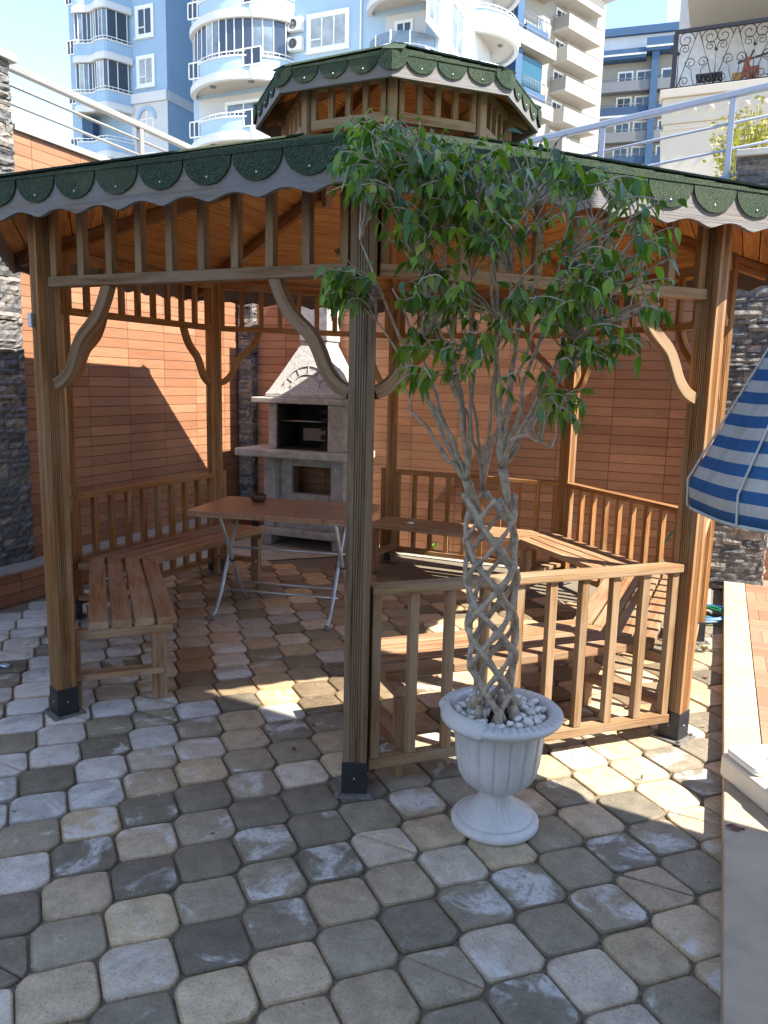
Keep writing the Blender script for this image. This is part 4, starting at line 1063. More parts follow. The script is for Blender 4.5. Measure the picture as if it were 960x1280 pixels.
def bow(xf,a0,a1,bulge,zf,par,glazed,body,side0=0.,zpar=1.0,soff=.32,nseg=28,glass=None,shape='arc',open_glass=(),ph=.75,ceil=2.62):
    """curved balcony: slab with white cornice, plastered parapet, white rail, optional glazing"""
    def P(k,off=0.):
        f=k/nseg; x=a0+(a1-a0)*f
        if shape=='arc': d=side0+bulge*sin(PI*f)**.62
        elif shape=='wing':
            d=side0+bulge*(min(1,f/.18)**.5)*(1 if f<.62 else 1-.0*(f-.62)) if f<.80 else side0+bulge*(1-((f-.80)/.20)**1.2)
            if .28<f<.62: d-=.25*sin(PI*(f-.28)/.34)
        if off:
            return (x+(off*(f-.5)*1.6),d+off)
        return (x,d)
    bal=bpy.data.objects.new('balcony',None); COL.objects.link(bal); bal.parent=par; bal.empty_display_size=.1
    def wall(z0,z1,off,th,m,name):
        mb=MB(xf); Q=[]
        for k in range(nseg+1):
            x,d=P(k,off); x2,d2=P(k,off-th); Q+=[(x,d,z0),(x,d,z1),(x2,d2,z1),(x2,d2,z0)]
        F=[]
        for k in range(nseg):
            for q in range(4): F.append((4*k+q,4*k+4+q,4*k+4+(q+1)%4,4*k+(q+1)%4))
        F+=[(0,1,2,3),(4*nseg+3,4*nseg+2,4*nseg+1,4*nseg)]
        mb.add(Q,F,None,None,False); return mb.build(name,m,bal)
    def slab(z0,z1,off,m,name):
        mb=MB(xf); Q=[P(k,off) for k in range(nseg+1)]; Q=[(x,max(d,.02)) for x,d in Q]
        poly=[(a0-off*.8,-.3)]+Q+[(a1+off*.8,-.3)]
        n=len(poly); V0=[(x,d,z0) for x,d in poly]+[(x,d,z1) for x,d in poly]
        mb.add(V0,[tuple(range(n-1,-1,-1)),tuple(range(n,2*n))]+[(i,(i+1)%n,n+(i+1)%n,n+i) for i in range(n)]); return mb.build(name,m,bal)
    slab(zf-.18,zf,0.0,M['bsoffit'],'slab')
    wall(zf-.36,zf-.02,.10,.24,M['bandw'],'cornice'); wall(zf-.02,zf+.08,.05,.19,M['bandw'],'cornice')
    wall(zf+.08,zf+ph,0.,.12,body,'parapet'); wall(zf+ph,zf+ph+.09,.05,.2,M['bandw'],'coping')
    mb=MB(xf); mb.tube([(*P(k,.0),zf+ph+.26) for k in range(nseg+1)],.025,6)
    for k in range(0,nseg+1,2): x,d=P(k,0); mb.tube([(x,d,zf+ph+.07),(x,d,zf+ph+.26)],.014,5)
    mb.build('railing',M['white'],bal)
    if glazed:
        z0,z1=zf+ph+.1,zf+ceil
        cols=[M['glassd']]*6+[M['glassg'],M['glassg'],M['glassc']]
        for k in range(1,nseg-1,2):
            mb=MB(xf)
            for q in (k,k+1):
                if q+1>nseg-1: continue
                x,d=P(q,-.09); x2,d2=P(q+1,-.09); mb.add([(x,d,z0),(x2,d2,z0),(x2,d2,z1),(x,d,z1)],[(0,1,2,3)])
            mb.build('glazing_pane',R.choice(cols),bal)
        mb=MB(xf)
        for k in range(1,nseg,2): x,d=P(k,-.06); mb.box(x-.018,x+.018,d-.04,d+.01,z0,z1)
        mb.build('mullion',M['white'],bal)
    return bal
def openpanel(xf,a0,a1,d,z0,z1,bal):
    mb=MB(xf); mb.box(a0,a1,d,d+.05,z0,z0+.06); mb.box(a0,a1,d,d+.05,z1-.06,z1); 
    for k in range(4): x=a0+(a1-a0)*k/3; mb.box(x-.025,x+.025,d,d+.05,z0+.06,z1-.06)
    mb.build('rail_panel',M['white'],bal)
    mb=MB(xf); mb.box(a0,a1,d-.02,d-.005,z0,z1); mb.build('rail_glass',M['glassd'],bal)

# ---- blue and white apartment tower
def tower1():
    t=thing('apartment_tower','tall pale blue and white apartment tower with curved glazed balconies','building',RM((-22,45,3)),A21)
    SW,SC=40.,35.; TOP=36.
    fr=lambda s: (lambda p: RM((p[0],s-p[1],p[2])))        # front frame: a=r, d outward
    F1,F2=fr(SW),fr(SC)
    sd=lambda p: RM((-12.6+p[1],SC+p[0],p[2]))              # right side frame: a runs away from the corner
    mb=MB(RM); mb.box(-41.2,-33.07,SW,60,3,TOP); mb.build('wing_wall',M['blue'],t)
    mb=MB(RM); mb.box(-33.07,-27.3,46,59.9,3,TOP-.4); mb.build('recess_wall',M['blued'],t)
    mb=MB(RM); mb.box(-27.3,-12.6,SC,SC+9.5,3,TOP); mb.build('centre_wall',M['blued'],t)
    send=onR(612,60,-12.6)[0]
    mb=MB(RM); mb.box(-27.2,-12.61,SC+9.5,send,3,TOP-.2); mb.build('rear_wall',M['blued'],t)
    mb=MB(RM); mb.box(-27.2,-20,send+.002,59.8,3,TOP-.3); mb.build('rear_wall',M['blued'],t)
    # white skin on the right flank
    mb=MB(RM); mb.box(-12.588,-12.55,SC+.01,send,3,TOP); mb.build('white_flank',M['pwhite'],t)
    # wing windows
    r0,zt0=onS(172.2,12,SW); r1,zb0=onS(190.5,45,SW)
    for k in range(-3,4):
        z1,z0=zt0-3*k,zb0+.15-3*k
        if k==2:
            # arched window on the cream storey
            mb=MB(F1); zz=z0-.25; zs=z1-.75; rc=(r0+r1)/2; hw=(r1-r0)/2
            arc=[(rc+(hw+.22)*cos(rad(a)),zs+(hw+.22)*sin(rad(a))) for a in range(0,181,12)]; arc2=[(rc+hw*cos(rad(a)),zs+hw*sin(rad(a))) for a in range(180,-1,-12)]
            m_=len(arc); P=[(x,.0,z) for x,z in arc+arc2]+[(x,.14,z) for x,z in arc+arc2]; F=[]
            for i in range(m_-1): F+=[(2*m_+i,2*m_+i+1,2*m_+(2*m_-2-i),2*m_+(2*m_-1-i)),(i,2*m_+i,2*m_+i+1,i+1)]
            mb.add(P,F); o=mb.build('arched_window',M['blue'],t)
            mb=MB(F1); mb.ext([(x,z) for x,z in [(rc+hw,zz)]+[(rc+hw*cos(rad(a)),zs+hw*sin(rad(a))) for a in range(0,181,12)]+[(rc-hw,zz)]],F1((0,.01,0)),CR,(0,0,1),-CS,.03) if False else None
            mb=MB(F1); arcp=[(rc+hw,zz)]+[(rc+hw*cos(rad(a)),zs+hw*sin(rad(a))) for a in range(0,181,12)]+[(rc-hw,zz)]; mb.add([(x,.03,z) for x,z in arcp],[tuple(range(len(arcp)))]); mb.build('pane',M['glassg'],o)
            mb=MB(F1); mb.box(rc-.04,rc+.04,.03,.09,zz,zs+hw); mb.box(rc-hw,rc+hw,.03,.09,zs-.04,zs+.04); mb.box(rc-hw,rc-hw+.07,.03,.09,zz,zs-.04); mb.box(rc+hw-.07,rc+hw,.03,.09,zz,zs-.04); mb.build('mullion',M['white'],o)
            continue
        win(None,F1,r0,r1,z0,z1,t,M['glassc'] if k%2 else M['glassd'],.17,1,trans=.5)
    # white band and cream storey
    zb=onS(190,121,SW)[1]
    mb=MB(F1); mb.box(-36.0,-33.0,.0,.22,zb-.35,zb+.25); mb.box(-33.2,-32.98,-6,-.0,zb-.35,zb+.25); mb.build('band',M['bandw'],t)
    mb=MB(F1); mb.box(-36.0,-33.04,.0,.06,zb-4.4,zb-.36); mb.build('cream_storey',M['pwhite'],t)
    mb=MB(F1); mb.box(-36.0,-33.0,.0,.3,zb-5.0,zb-4.42); mb.build('band',M['bandw'],t)
    # wing balconies
    ra,_=onS(86,60,SW-1.4); rb_,_=onS(166,60,SW)
    zpt=onS(130,46,SW-1.5)[1]-.75-.3    # floor level of the one whose coping is at y=46
    for k in range(-3,4):
        zf=zpt+.05-3.02*k
        gl=k<2
        b=bow(F1,ra,rb_,1.7,zf,t,gl,M['blue'],shape='wing')
        openpanel(F1,ra+.1,ra+.95,1.62,zf+.2,zf+1.1,b)
    # open storey below the glazed ones
    mb=MB(F1); mb.box(-39.5,-38.6,.3,.9,zpt-6.1,zpt-3.4); mb.build('column',M['navy'],t)
    # centre: big curved balconies
    ca,_=onS(243,80,SC); cb_,_=onS(368,80,SC)
    zc=onS(305,69,SC-1.7)[1]-.83
    for k in range(-3,5):
        zf=zc-3.0*k
        gl= k in (-2,-1,0) or k==3
        b=bow(F2,ca,cb_,2.0,zf,t,gl,M['blued'],shape='arc')
        w=(cb_-ca); openpanel(F2,ca+w*.60,ca+w*.85,1.78,zf+.25,zf+1.12,b); openpanel(F2,ca+w*.12,ca+w*.26,1.52,zf+.1,zf+.95,b)
        mb=MB(F2); mb.box(ca+.3,cb_-.3,.0,.03,zf,zf+2.6); mb.build('inner_wall',M['pwhite'],b)
        if not gl: win(None,F2,ca+2.2,ca+4.4,zf+1.25,zf+2.15,b,M['glassg'],.10,1,.03,.08); 
        for q in (.3,.68):
            mb=MB(F2); mb.lathe([(0,0),(.16,0),(.16,.05),(0,.06)],(ca+w*q,1.0,zf-.25),12); mb.build('ceiling_lamp',M['tgrey'],b)
    # the little hanging lamp under the lowest visible balcony
    # centre windows
    wr0,wz1=onS(388,26,SC); wr1,wz0=onS(433,55,SC)
    for k in range(-3,5):
        win(None,F2,wr0,wr1,wz0-3*k,wz1+.1-3*k,t,M['glassc'] if k!=1 else M['glassg'],.18,2,trans=.3)
    # air conditioners
    ar,az=onS(372,24,SC)
    for k in range(2):
        zz=az-.35-.95*k
        mb=MB(F2); mb.box(ar-.42,ar+.42,.02,.36,zz-.32,zz+.32); o=mb.build('air_conditioner',M['white'],t,.02)
        mb=MB(lambda p: F2((ar-.1+p[0],.365+p[1]*0+p[2],zz+p[1]))); mb.lathe([(0,0.02),(.05,.02),(.05,0),(.22,0),(.24,.015),(.26,0)],(0,0,0),20); mb.build('fan_grille',M['tgrey'],o)
    # drain pipe
    pr,_=onS(452,20,SC); mb=MB(F2); mb.tube([(pr,.08,3),(pr,.08,TOP)],.055,8); mb.build('drain_pipe',M['white'],t)
    # corner balconies with glass rails
    ba,_=onS(462,40,SC); bb_=-12.7
    zcr=onS(500,52,SC-1.6)[1]-.1
    for k in range(-2,4):
        zf=zcr-.45-3.0*k+.0
        b=bow(F2,ba,bb_,1.5,zf,t,False,M['blued'],shape='arc',ph=.32)
        nseg=12; mb=MB(F2); mb2=MB(F2)
        for q in range(1,nseg):
            f=q/nseg; x=ba+(bb_-ba)*f; d=1.5*sin(PI*f)**.62; f2=(q+1)/nseg; x2=ba+(bb_-ba)*f2; d2=1.5*sin(PI*f2)**.62 if q+1<nseg else 0
            mb.add([(x,d-.03,zf+.42),(x2,d2-.03,zf+.42),(x2,d2-.03,zf+1.15),(x,d-.03,zf+1.15)],[(0,1,2,3)])
            if q%3==0: mb2=MB(F2); mb2.box(x-.03,x+.03,d-.05,d+.02,zf+.42,zf+1.2); mb2.build('rail_post',M['white'],b)
        mb.build('rail_glass',M['glassg'],b)
        mb=MB(F2); mb.box(ba+.9,bb_-.5,.0,.03,zf,zf+2.5); mb.build('inner_wall',M['pwhite'],b)
        win(None,F2,ba+1.5,bb_-1.3,zf+.1,zf+2.1,b,M['glassd'],.08,1,.03,.06,False)
    # right flank windows
    s0,_=onR(563,30,-12.55); s1,_=onR(579,30,-12.55); a0,a1=s0-SC,s1-SC
    _,z1=onR(570,2,-12.55); _,z0=onR(572,48,-12.55)
    sf_=lambda p: RM((-12.55+p[1],SC+p[0],p[2]))
    for k in range(-3,5): win(None,sf_,a0,a1,z1-2.35-3*k,z1-.2-3*k,t,M['glassg'],.2,1)
    sA,_=onR(531,40,-12.55); sB,_=onR(545,40,-12.55)
    for k in range(-3,5): win(None,sf_,sA-SC+.3,sB-SC+.4,z1-2.35-3*k,z1-.9-3*k,t,M['glassg'],.2,1)
    # flank balconies at the far end
    c0,_=onR(591,60,-12.6); c0-=SC; c1=c0+5.4
    zr=onR(600,62,-11.6)[1]
    for k in range(-3,5):
        zf=zr-.9-3.0*k
        b=bow(sd,c0,c1,1.7,zf,t,False,M['blued'],shape='arc',ph=.85)
        openpanel(sd,c1-1.9,c1-1.0,1.5,zf+.25,zf+1.15,b)
        mb=MB(sd); mb.lathe([(0,0),(.14,0),(.14,.05),(0,.06)],((c0+c1)/2,.8,zf-.25),12); mb.build('ceiling_lamp',M['tgrey'],b)
        mb=MB(RM); mb.box(-41.5,-32.8,SW-.3,60.2,TOP,TOP+.5); mb.box(-27.6,-12.3,SC-.3,send+.3,TOP+.002,TOP+.5); mb.build('roof_cornice',M['bandw'],t)
tower1()
# hanging lamp seen left of the lantern roof: belongs to the tower balcony
q=hit(323,168,CS*34.2,CS); lp=thing('hanging_lamp','small round glass lamp hanging by a chain under a blue tower balcony','lamp',q)
mb=MB(); mb.tube([q+V((0,0,.35)),q+V((0,0,1.1))],.03,5); mb.build('chain',M['tgrey'],lp)
mb=MB(); mb.lathe([(0,-.28),(.12,-.2),(.42,.0),(.5,.12),(.4,.2),(.1,.35),(0,.36)],q,16); mb.build('lamp_shade',M['glassg'],lp)

# ---- navy, grey and beige tower
def tower2():
    dd=ray(712,478); W=CO+dd*86; W.z=0
    t=thing('apartment_tower','beige and grey apartment tower with navy panels and deep rectangular balconies','building',(W.x,W.y,3),rad(46))
    X=frame(W,46)      # a away/right, d outward (towards the right)
    def at2(u,v,d=0.):
        n=V((sin(rad(46)),-cos(rad(46)),0)); q=hit(u,v,W+n*d,n); return (q-W).dot(V((cos(rad(46)),sin(rad(46)),0))),q.z
    aE=-4.7; TOPZ=at2(712,-30)[1]+1
    mb=MB(X); mb.box(-26,at2(741,110,-3)[0],-14,-1.9,3,TOPZ); mb.build('main_wall',M['tbeige'],t)
    # balcony stack at the right
    zs=[at2(712,v)[1] for v in (15.6,62,94,144,175)]
    a1,_=at2(753,42); a0,_=at2(712,17)
    zz=zs[0]; fl=(zs[0]-zs[4])/4
    for k in range(-2,8):
        z=zz-fl*k                      # top of parapet
        lit=(k%2==1)  # lit storeys: sunlight put into the colour as a paler parapet render
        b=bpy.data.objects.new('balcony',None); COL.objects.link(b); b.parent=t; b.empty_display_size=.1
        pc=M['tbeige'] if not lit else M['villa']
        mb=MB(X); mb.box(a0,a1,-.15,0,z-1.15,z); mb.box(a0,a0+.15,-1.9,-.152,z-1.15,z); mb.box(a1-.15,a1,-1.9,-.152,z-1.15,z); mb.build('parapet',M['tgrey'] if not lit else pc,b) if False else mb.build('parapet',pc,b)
        mb=MB(X); mb.box(a0+.02,a1-.02,-1.9,-.02,z-1.35,z-1.152); mb.build('slab',M['bsoffit'],b)
        mb=MB(X); mb.tube([(a0,-1.9,z+.18),(a0,-.07,z+.18),(a1,-.07,z+.18)],.035,5)
        for q in range(8): x=a0+(a1-a0)*q/7; mb.tube([(x,-.07,z),(x,-.07,z+.18)],.02,4)
        mb.build('railing',M['tgrey'],b)
        win(None,lambda p: X((p[0],p[1]-1.9,p[2])),a0+.5,a0+2.1,z-1.1,z+1.05,b,M['glassd'],.13,1,0,.08,False)
        win(None,lambda p: X((p[0],p[1]-1.9,p[2])),a0+3.1,a0+4.6,z-.9,z+.9,b,M['glassg'],.10,1,0,.08,False)
    # top eaves
    zt=at2(770,4)[1]
    mb=MB(X); mb.box(a0-2,a1+2.3,-14,1.2,zt+.3,zt+.9); mb.build('eaves',M['bandw'],t)
    mb=MB(X); mb.box(a0-2.02,a1+2.34,1.202,1.3,zt+.2,zt+2.2); mb.build('blue_fascia',M['blued'],t)
    # middle bay: navy pillar, glazed boxes, long beige slabs
    c0,_=at2(652,60); c1,_=at2(660,60); 
    mb=MB(X); mb.box(c0,c1,-1.9,-.6,3,TOPZ); mb.build('navy_pillar',M['navyb'],t)
    g1,_=at2(687,80)
    zb=[at2(662,v,-.5)[1] for v in (18,100)]
    for k in range(-1,5):
        zz2=zb[0]-6.1*k*((zb[0]-zb[1])/6.1/1.0)/( (zb[0]-zb[1])/6.1) if False else zb[0]-(zb[0]-zb[1])*k
        # navy balcony with blue parapet
        mb=MB(X); mb.box(c1+.02,g1,-1.9,-.4,zz2-2.0,zz2-1.0); mb.build('navy_balcony',M['navy'],t)
        mb=MB(X); mb.box(c1+.02,g1+.02,-.398,-.3,zz2-1.6,zz2-.9); mb.build('blue_parapet',M['navyb'],t)
        mb=MB(X)
        for q in range(14): x=c1+.1+(g1-c1-.1)*q/13; mb.tube([(x,-.4,zz2-.98),(x,-.4,zz2+.1)],.03,4)
        mb.tube([(c1+.1,-.4,zz2+.1),(g1,-.4,zz2+.1)],.05,5); mb.build('railing',M['tgrey'],t)
        if k%2==1: 
            mb=MB(X); mb.box(c1+.05,g1,-.9,-.85,zz2-.9,zz2+2.2); mb.build('glazing',M['teal'],t)
        # beige slab storey
        mb=MB(X); mb.box(c0-6.5,g1+1.2,-1.88,-.1,zz2+2.6,zz2+3.9); mb.build('long_slab',M['tbeige'],t)
        mb=MB(X); mb.tube([(c0-6.4,-.15,zz2+4.2),(g1+1.1,-.15,zz2+4.2)],.05,5); mb.build('railing',M['tgrey'],t)
        # left of the pillar
        mb=MB(X); mb.box(c0-6,c0-.02,-1.9,-1.0,zz2-2.2,zz2-.9); mb.build('blue_parapet',M['navyb'],t)
        mb=MB(X); mb.box(c0-3.0,c0-.02,-1.88,-1.6,zz2-.88,zz2+2.55); mb.build('navy_panel',M['navy'],t)
        mb=MB(X)
        for q in range(12): x=c0-5.8+5.6*q/11; mb.tube([(x,-1.0,zz2-.9),(x,-1.0,zz2+.1)],.03,4)
        mb.tube([(c0-5.9,-1.0,zz2+.1),(c0-.1,-1.0,zz2+.1)],.05,5); mb.build('railing',M['tgrey'],t)
        win(None,lambda p: X((p[0],p[1]-1.9,p[2])),g1+.4,g1+1.3,zz2-.6,zz2+1.2,t,M['glassg'],.12,0,0,.08,False)
tower2()
# ---- distant navy and grey block
def tower3():
    dd=ray(800,478); W=CO+dd*101; W.z=0
    t=thing('apartment_block','distant grey apartment block with navy stripes and a set back top floor','building',(W.x,W.y,3),rad(-15))
    X=frame(W,-15)
    def a3(u,v,d=0.):
        n=V((sin(rad(-15)),-cos(rad(-15)),0)); q=hit(u,v,W+n*d,n); return (q-W).dot(V((cos(rad(-15)),sin(rad(-15)),0))),q.z
    aL,zt=a3(748,66); zt=a3(760,70)[1]
    aR=26
    mb=MB(X); mb.box(aL+.2,aR,-14,-1.2,3,zt); mb.build('main_wall',M['tbeige'],t)
    mb=MB(X); mb.box(aL-.2,a3(808,70)[0],-8,.25,zt-.6,zt+.55); mb.box(a3(808,60)[0]+.02,aR,-8,.45,zt+.0,zt+1.5); mb.build('navy_cornice',M['navyb'],t)
    mb=MB(X); mb.box(aL-.24,a3(808,70)[0]+.01,.252,.35,zt-.25,zt-.05); mb.box(a3(808,60)[0]+.02,aR,.452,.55,zt+.35,zt+.55); mb.build('white_stripe',M['bandw'],t)
    mb=MB(X); mb.box(aL+.5,aR,-12,-2.5,zt+.6,zt+3.0); mb.build('penthouse_wall',M['pwhite'],t)
    mb=MB(X); mb.box(aL+.3,aR,-12,-2.0,zt+3.0,zt+3.9); mb.build('penthouse_roof',M['navyb'],t)
    mb=MB(X); mb.box(a3(845,40)[0]-1.2,a3(845,40)[0]+4,-9,-3,zt+3.91,zt+7.2); mb.build('stair_house',M['pwhite'],t)
    win(None,lambda p: X((p[0],p[1]-2.5,p[2])),a3(820,60)[0],a3(842,60)[0],zt+.9,zt+2.4,t,M['glassd'],.1,3,0,.08,False)
    cL,_=a3(813,100); cR,_=a3(822,100)
    mb=MB(X); mb.box(cL,cR,-1.2,.3,3,zt-.02); mb.build('navy_pillar',M['navyb'],t)
    for k in range(0,12):
        z=zt-2.95*k-2.45-.5     # parapet top of floor below
        m=M['navy'] if k%2==1 and k>0 else M['tgrey']
        mb=MB(X); mb.box(aL,cL-.02,-1.2,0,z-1.1,z-.1); mb.box(cR+.02,aR,-1.2,0,z-1.1,z-.1); mb.build('balcony_parapet',m,t)
        mb=MB(X); mb.box(aL-.05,cL-.01,-1.2,.06,z-1.3,z-1.102); mb.box(cR+.01,aR,-1.2,.06,z-1.3,z-1.102); mb.build('slab_edge',M['bandw'] if k%2 else M['tgrey'],t)
        mb=MB(X); mb.tube([(aL,.0,z+.15),(cL,.0,z+.15)],.04,5); mb.tube([(cR,.0,z+.15),(aR,.0,z+.15)],.04,5); mb.build('railing',M['tgrey'],t)
        BX=lambda p: X((p[0],p[1]-1.2,p[2]))
        for (x0,x1) in ((aL+2.6,aL+4.2),(aL+4.8,aL+6.6),(cR+.5,cR+2.6),(cR+4,cR+6)):
            win(None,BX,x0,x1,z-.1,z+1.25,t,M['glassd'],.14,1,0,.08,False)
tower3()
# ---- neighbouring villa balcony
def villa():
    SV=11.; t=thing('villa','cream villa with projecting balcony behind a black wrought iron railing','building',RM((4.5,SV+2,3)),A21)
    r0,z0=onS(826,114,SV); F=lambda p: RM((p[0],SV-p[1],p[2]))
    zs=z0-.15
    rw,_=onS(838,240,SV+.02)
    # tapering cream body with stepped mouldings
    def wallbox(ra,rb,d0,d1,za,zb,m,n): mb=MB(F); mb.box(ra,rb,d0,d1,za,zb); return mb.build(n,m,t,.01)
    wallbox(r0,9,-4,.10,zs,zs+.14,M['villa'],'balcony_slab')
    wallbox(r0+.05,9,-4,.05,zs-.42,zs-.002,M['villa'],'frieze_band')
    wallbox(r0+.09,9,-4,.02,zs-.52,zs-.422,M['villa'],'moulding')
    mb=MB(F); zz=zs-.52
    P=[(r0+.04,.0,zz),(rw,.0,2.9),(9,.0,2.9),(9,.0,zz),(r0+.04,-4,zz),(rw,-4,2.9),(9,-4,2.9),(9,-4,zz)]
    mb.add(P,[(0,1,2,3),(7,6,5,4),(0,4,5,1),(3,2,6,7)]); mb.build('body_wall',M['villa'],t)
    # pyramid studs
    for k in range(6):
        x,_=onS(845+22*k,139,SV-.05); z=zs-.21; w=.085
        mb=MB(F); mb.add([(x-w,.051,z-w),(x+w,.051,z-w),(x+w,.051,z+w),(x-w,.051,z+w),(x,.10,z)],[(0,1,4),(1,2,4),(2,3,4),(3,0,4)]); mb.build('diamond_stud',M['villa'],t)
    # room wall and soffit behind
    re,_=onS(846,70,SV+1.6); mb=MB(F); mb.box(re,9,-1.8,-1.6,zs+.14,zs+3.2); mb.build('room_wall',M['villaw'],t)
    mb=MB(F); mb.box(re+.1,9,-1.598,-1.52,zs+.14,zs+.50); mb.build('plinth',M['villag'],t)
    rs,zsf=onS(861,30,SV+1.3); mb=MB(F); mb.box(rs+.02,9,-4,-.02,zsf,zsf+.30); mb.build('upper_balcony',M['villag'],t)
    mb=MB(F); mb.box(rs,9,-.018,.05,zsf-.10,zsf+1.1); mb.box(rs,rs+.1,-2.5,-.02,zsf+.301,zsf+1.1); mb.build('upper_parapet',M['villag'],t)
    # wrought iron railing
    ra,zt=onS(846,40,SV-.02); _,zb=onS(842,108,SV-.02); zb=zs+.16; H=zt-zb
    mb=MB(F); mb.box(ra-.03,9,-.02,.03,zt-.03,zt+.03); mb.box(ra-.04,ra+.04,-.02,.03,zs+.14,zt-.031); mb.box(ra+.04,9,-.02,.03,zb,zb+.02); mb.build('iron_rail_frame',M['iron'],t)
    U=H*.66
    def spiral(cx,cz,r,a0,turns,dirn,n=26):
        pts=[]
        for i in range(n+1):
            f=i/n; rr=r*(1-.80*f); a=a0+dirn*2*PI*turns*f; pts.append((cx+rr*cos(a),.005,cz+rr*sin(a)))
        return pts
    n=0; x=ra+.06
    while x<ra+5.2:
        mb=MB(F); w=U; q=.008
        # V diagonals
        mb.tube([(x,.005,zb),(x+w*.5,.005,zt)],q,5); mb.tube([(x+w,.005,zb),(x+w*.5,.005,zt)],q,5)
        # top pair of scrolls hanging from the rail
        r=H*.155
        mb.tube(spiral(x+w*.20-r*.1,zt-r*1.05,r,rad(0),1.5,1),q,5); mb.tube(spiral(x+w*.80+r*.1,zt-r*1.05,r,rad(180),1.5,-1),q,5)
        # heart between the diagonals
        hx=x+w*.5; hz=zb+H*.42; r=H*.10
        mb.tube([(hx,.005,zb)]+[(hx-w*.12*k/6-.03*sin(PI*k/6),.005,zb+H*.36*k/6) for k in range(1,6)]+[p for p in spiral(hx-r*1.05,hz,r,rad(190),1.3,-1)],q,5)
        mb.tube([(hx,.005,zb)]+[(hx+w*.12*k/6+.03*sin(PI*k/6),.005,zb+H*.36*k/6) for k in range(1,6)]+[p for p in spiral(hx+r*1.05,hz,r,rad(-10),1.3,1)],q,5)
        r=H*.10
        mb.tube(spiral(hx-w*.30,zb+r*1.1,r,rad(-90),1.4,-1),q,5); mb.tube(spiral(hx+w*.30,zb+r*1.1,r,rad(-90),1.4,1),q,5)
        # stem with ball and two scrolls at the unit edge
        mb.tube([(x,.005,zb),(x,.005,zb+H*.60)],q,5); mb.blob((x,.005,zb+H*.62),.035,.035,.035,rough=0,sub=1); r=H*.095
        mb.tube(spiral(x-r*1.15,zb+H*.68,r,rad(-30),1.5,1),q,5); mb.tube(spiral(x+r*1.15,zb+H*.68,r,rad(210),1.5,-1),q,5)
        mb.build('iron_scrollwork',M['iron'],t); x+=w
    # things standing on the balcony
    def onb(u,v): r,z=onS(u,v,SV+.5); return r,z
    r,z=onb(946,95); q=RM((r,SV+.5,zs+.141))
    p=thing('flower_pot','dark red flowering plant in a pot on the villa balcony behind the iron railing','potted plant',q)
    mb=MB(); mb.lathe([(.07,0),(.10,.10),(.11,.12),(.09,.12)],q,16); mb.build('pot',M['villag'],p)
    mb=MB()
    for k in range(90):
        c=q+V((R.gauss(0,.12),R.gauss(0,.08),.13+abs(R.gauss(0,.06)))); s_=R.uniform(.015,.03); a=V((R.uniform(-1,1),R.uniform(-1,1),R.uniform(-1,1))).normalized(); b=a.cross(V((.3,.5,.8))).normalized()
        mb.add([c,c+a*s_+b*s_*.5,c+a*s_*2,c+a*s_-b*s_*.5],[(0,1,2,3)],None,R.choice([(.12,.01,.03),(.06,.008,.02),(.25,.03,.06),(.05,.08,.02)]))
    mb.build('blossom',M['leafplain'],p)
    r,z=onb(932,70); q=RM((r,SV+.8,zs+.141)); p=thing('folded_easel','rust and ochre cloth draped over a wooden stand on the villa balcony','stand',q)
    mb=MB(lambda w: RM((r+w[0],SV+.8-w[1],zs+.141+w[2]))); mb.beam((-.16,0,0),(.12,.0,.78),.03,.03); mb.beam((.25,0,0),(.0,.0,.72),.03,.03); mb.beam((-.12,.0,.60),(.45,.0,.72),.03,.03); mb.build('frame',M['brown'],p)
    M['ochre']=flat('ochre_cloth',(.38,.20,.06),.9,0,.2,20); M['rust']=flat('rust_cloth',(.30,.09,.05),.9,0,.2,20)
    mb=MB(lambda w: RM((r+w[0],SV+.8-w[1],zs+.141+w[2]))); mb.box(-.20,-.04,.04,.07,.05,.42); mb.build('ochre_cloth',M['ochre'],p,.01)
    mb=MB(lambda w: RM((r+w[0],SV+.8-w[1],zs+.141+w[2]))); mb.add([(.0,.03,.66),(.10,.03,.68),(.02,.05,.34),(-.06,.05,.32)],[(0,1,2,3),(3,2,1,0)]); mb.box(.02,.24,.035,.055,.06,.5); mb.build('rust_cloth',M['rust'],p)
    r,z=onb(885,100); q=RM((r,SV+.7,zs+.141)); p=thing('folding_chair','dark folding chair standing behind the wrought iron balcony railing','chair',q)
    mb=MB(lambda w: RM((r+w[0],SV+.7-w[1],zs+.141+w[2]))); mb.beam((-.2,0,0),(.2,0,.42),.02,.02); mb.beam((.2,.03,0),(-.2,.03,.42),.02,.02); mb.beam((-.2,-.35,0),(.2,-.35,.42),.02,.02); mb.build('legs',M['iron'],p)
    mb=MB(lambda w: RM((r+w[0],SV+.7-w[1],zs+.141+w[2]))); mb.box(-.22,.22,-.36,.04,.42,.445); mb.build('seat',M['iron'],p)
villa()
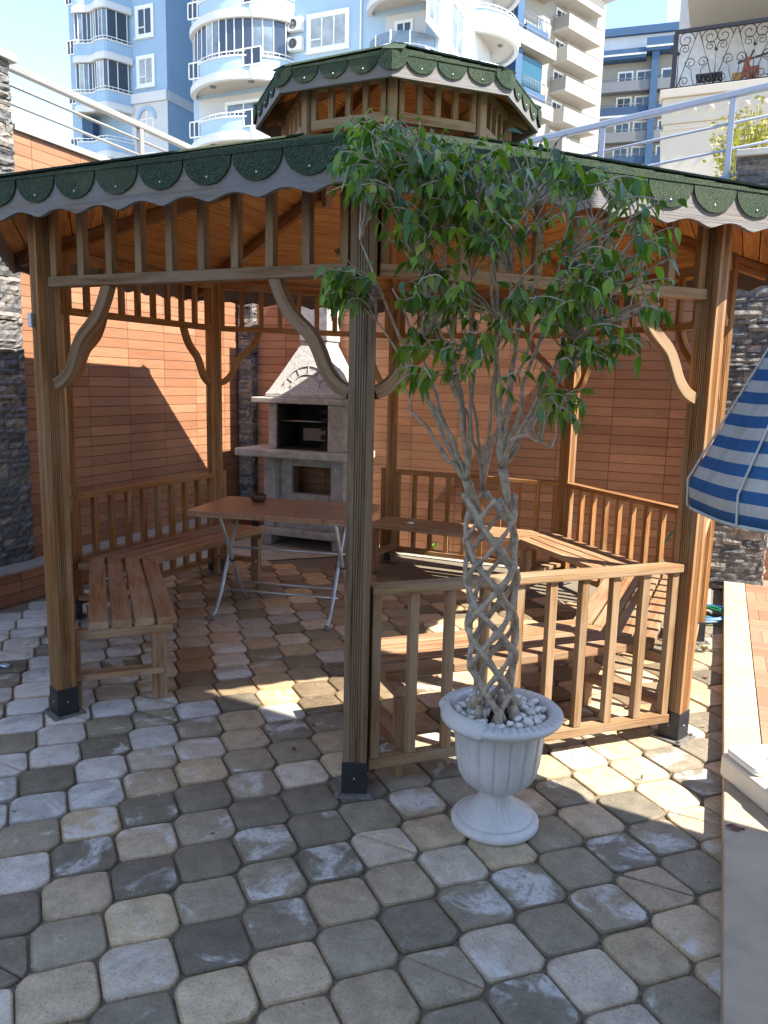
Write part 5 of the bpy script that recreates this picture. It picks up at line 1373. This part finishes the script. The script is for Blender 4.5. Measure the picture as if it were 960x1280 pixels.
# yellow-green shrub on the terrace
def shrub():
    r,z=onS(940,160,3.4); q=RM((r,3.4,3.04)); t=thing('shrub','yellow-green leafy shrub growing above the right stone pillar','shrub',q)
    mb=MB(); mb2=MB()
    for k in range(80):
        a=R.random()*6.28; e=q+V((cos(a)*R.uniform(.05,.34),sin(a)*.3*R.random(),R.uniform(.42,.92))); 
        e=q+V((R.uniform(-.30,.42),R.uniform(-.25,.25),R.uniform(.40,.90)))
        b=q+V((R.uniform(-.1,.15),0,.05)); pts=curve(b,(b+e)/2+V((0,0,-.08)),e,5,.01); mb.tube(pts,[.010,.009,.007,.005,.004,.003],5)
        for j in range(34):
            c=pts[-1].lerp(pts[3],R.random())+V((R.gauss(0,.03),R.gauss(0,.03),R.gauss(0,.03))); d=V((R.uniform(-1,1),R.uniform(-1,1),R.uniform(-.2,1))).normalized(); s_=d.cross(V((R.random(),R.random(),R.random()))).normalized()
            L=R.uniform(.03,.06); f=R.uniform(.7,1.25); mb2.add([c,c+d*L*.5+s_*L*.25,c+d*L,c+d*L*.5-s_*L*.25],[(0,1,2,3)],None,tuple(x*f for x in (.42,.40,.045)))
    mb.build('stem',M['bark'],t); mb2.build('foliage',M['leafplain'],t)
shrub()
# house added outside the frame, footprint shaped so its shade covers the yard front
def nh():
    t=thing('unseen_house','plain cream rendered house out of view right of the deck, added to shade the yard','building',RM((6,-8,0)),A21)
    mb=MB(RM); mb.prism([(3.6,-15),(9,-15),(9,-2.50),(3.6,-1.80)],-.02,9.2); mb.build('wall',M['villa'],t)
    mb=MB(RM); mb.prism([(3.5,-15.1),(9.1,-15.1),(9.1,-2.6),(3.5,-1.9)],9.202,9.35); mb.build('roof_edge',M['stone_w'],t)
    X=lambda p: RM((3.6-p[1],-3.2-p[0],p[2]))
    for k in range(2): win(None,X,.5+4*k,1.9+4*k,3.8,5.2,t,M['glassd'],.1,1)
    for k in range(2): win(None,X,.5+4*k,1.9+4*k,1.0,2.3,t,M['glassd'],.1,1)
nh()

# ================================================================ light, sky, camera
SUN_AZ=-28.; SUN_EL=50.
w=bpy.data.worlds.new('World'); sc.world=w; w.use_nodes=True; nt=w.node_tree; bg=nt.nodes['Background']
sky=nt.nodes.new('ShaderNodeTexSky'); sky.sky_type='NISHITA'; sky.sun_disc=False; sky.sun_elevation=rad(SUN_EL); sky.sun_rotation=rad(90-SUN_AZ); sky.altitude=20; sky.air_density=1.0; sky.dust_density=.2; sky.ozone_density=1.8; sky.altitude=600
nt.links.new(sky.outputs[0],bg.inputs['Color']); bg.inputs['Strength'].default_value=.11
l=bpy.data.lights.new('sun','SUN'); l.energy=2.9; l.angle=rad(.5); l.color=(1,.93,.82); lo=bpy.data.objects.new('sun',l); COL.objects.link(lo)
d=V((cos(rad(SUN_EL))*cos(rad(SUN_AZ)),cos(rad(SUN_EL))*sin(rad(SUN_AZ)),sin(rad(SUN_EL)))); lo.rotation_euler=d.to_track_quat('Z','Y').to_euler(); lo.location=(8,-4,12)
cam=bpy.data.cameras.new('camera'); co=bpy.data.objects.new('camera',cam); COL.objects.link(co)
co.matrix_world=Matrix(((RT.x,UP.x,-FW.x,CO.x),(RT.y,UP.y,-FW.y,CO.y),(RT.z,UP.z,-FW.z,CO.z),(0,0,0,1)))
cam.sensor_fit='VERTICAL'; cam.sensor_height=36; cam.lens=FPX/1280*36; cam.clip_start=.05; cam.clip_end=1500
sc.camera=co
sc.render.engine='CYCLES'; sc.view_settings.view_transform='Standard'; sc.view_settings.look='None'; sc.view_settings.exposure=2.32; sc.view_settings.gamma=1
sc.cycles.max_bounces=8; sc.cycles.diffuse_bounces=5
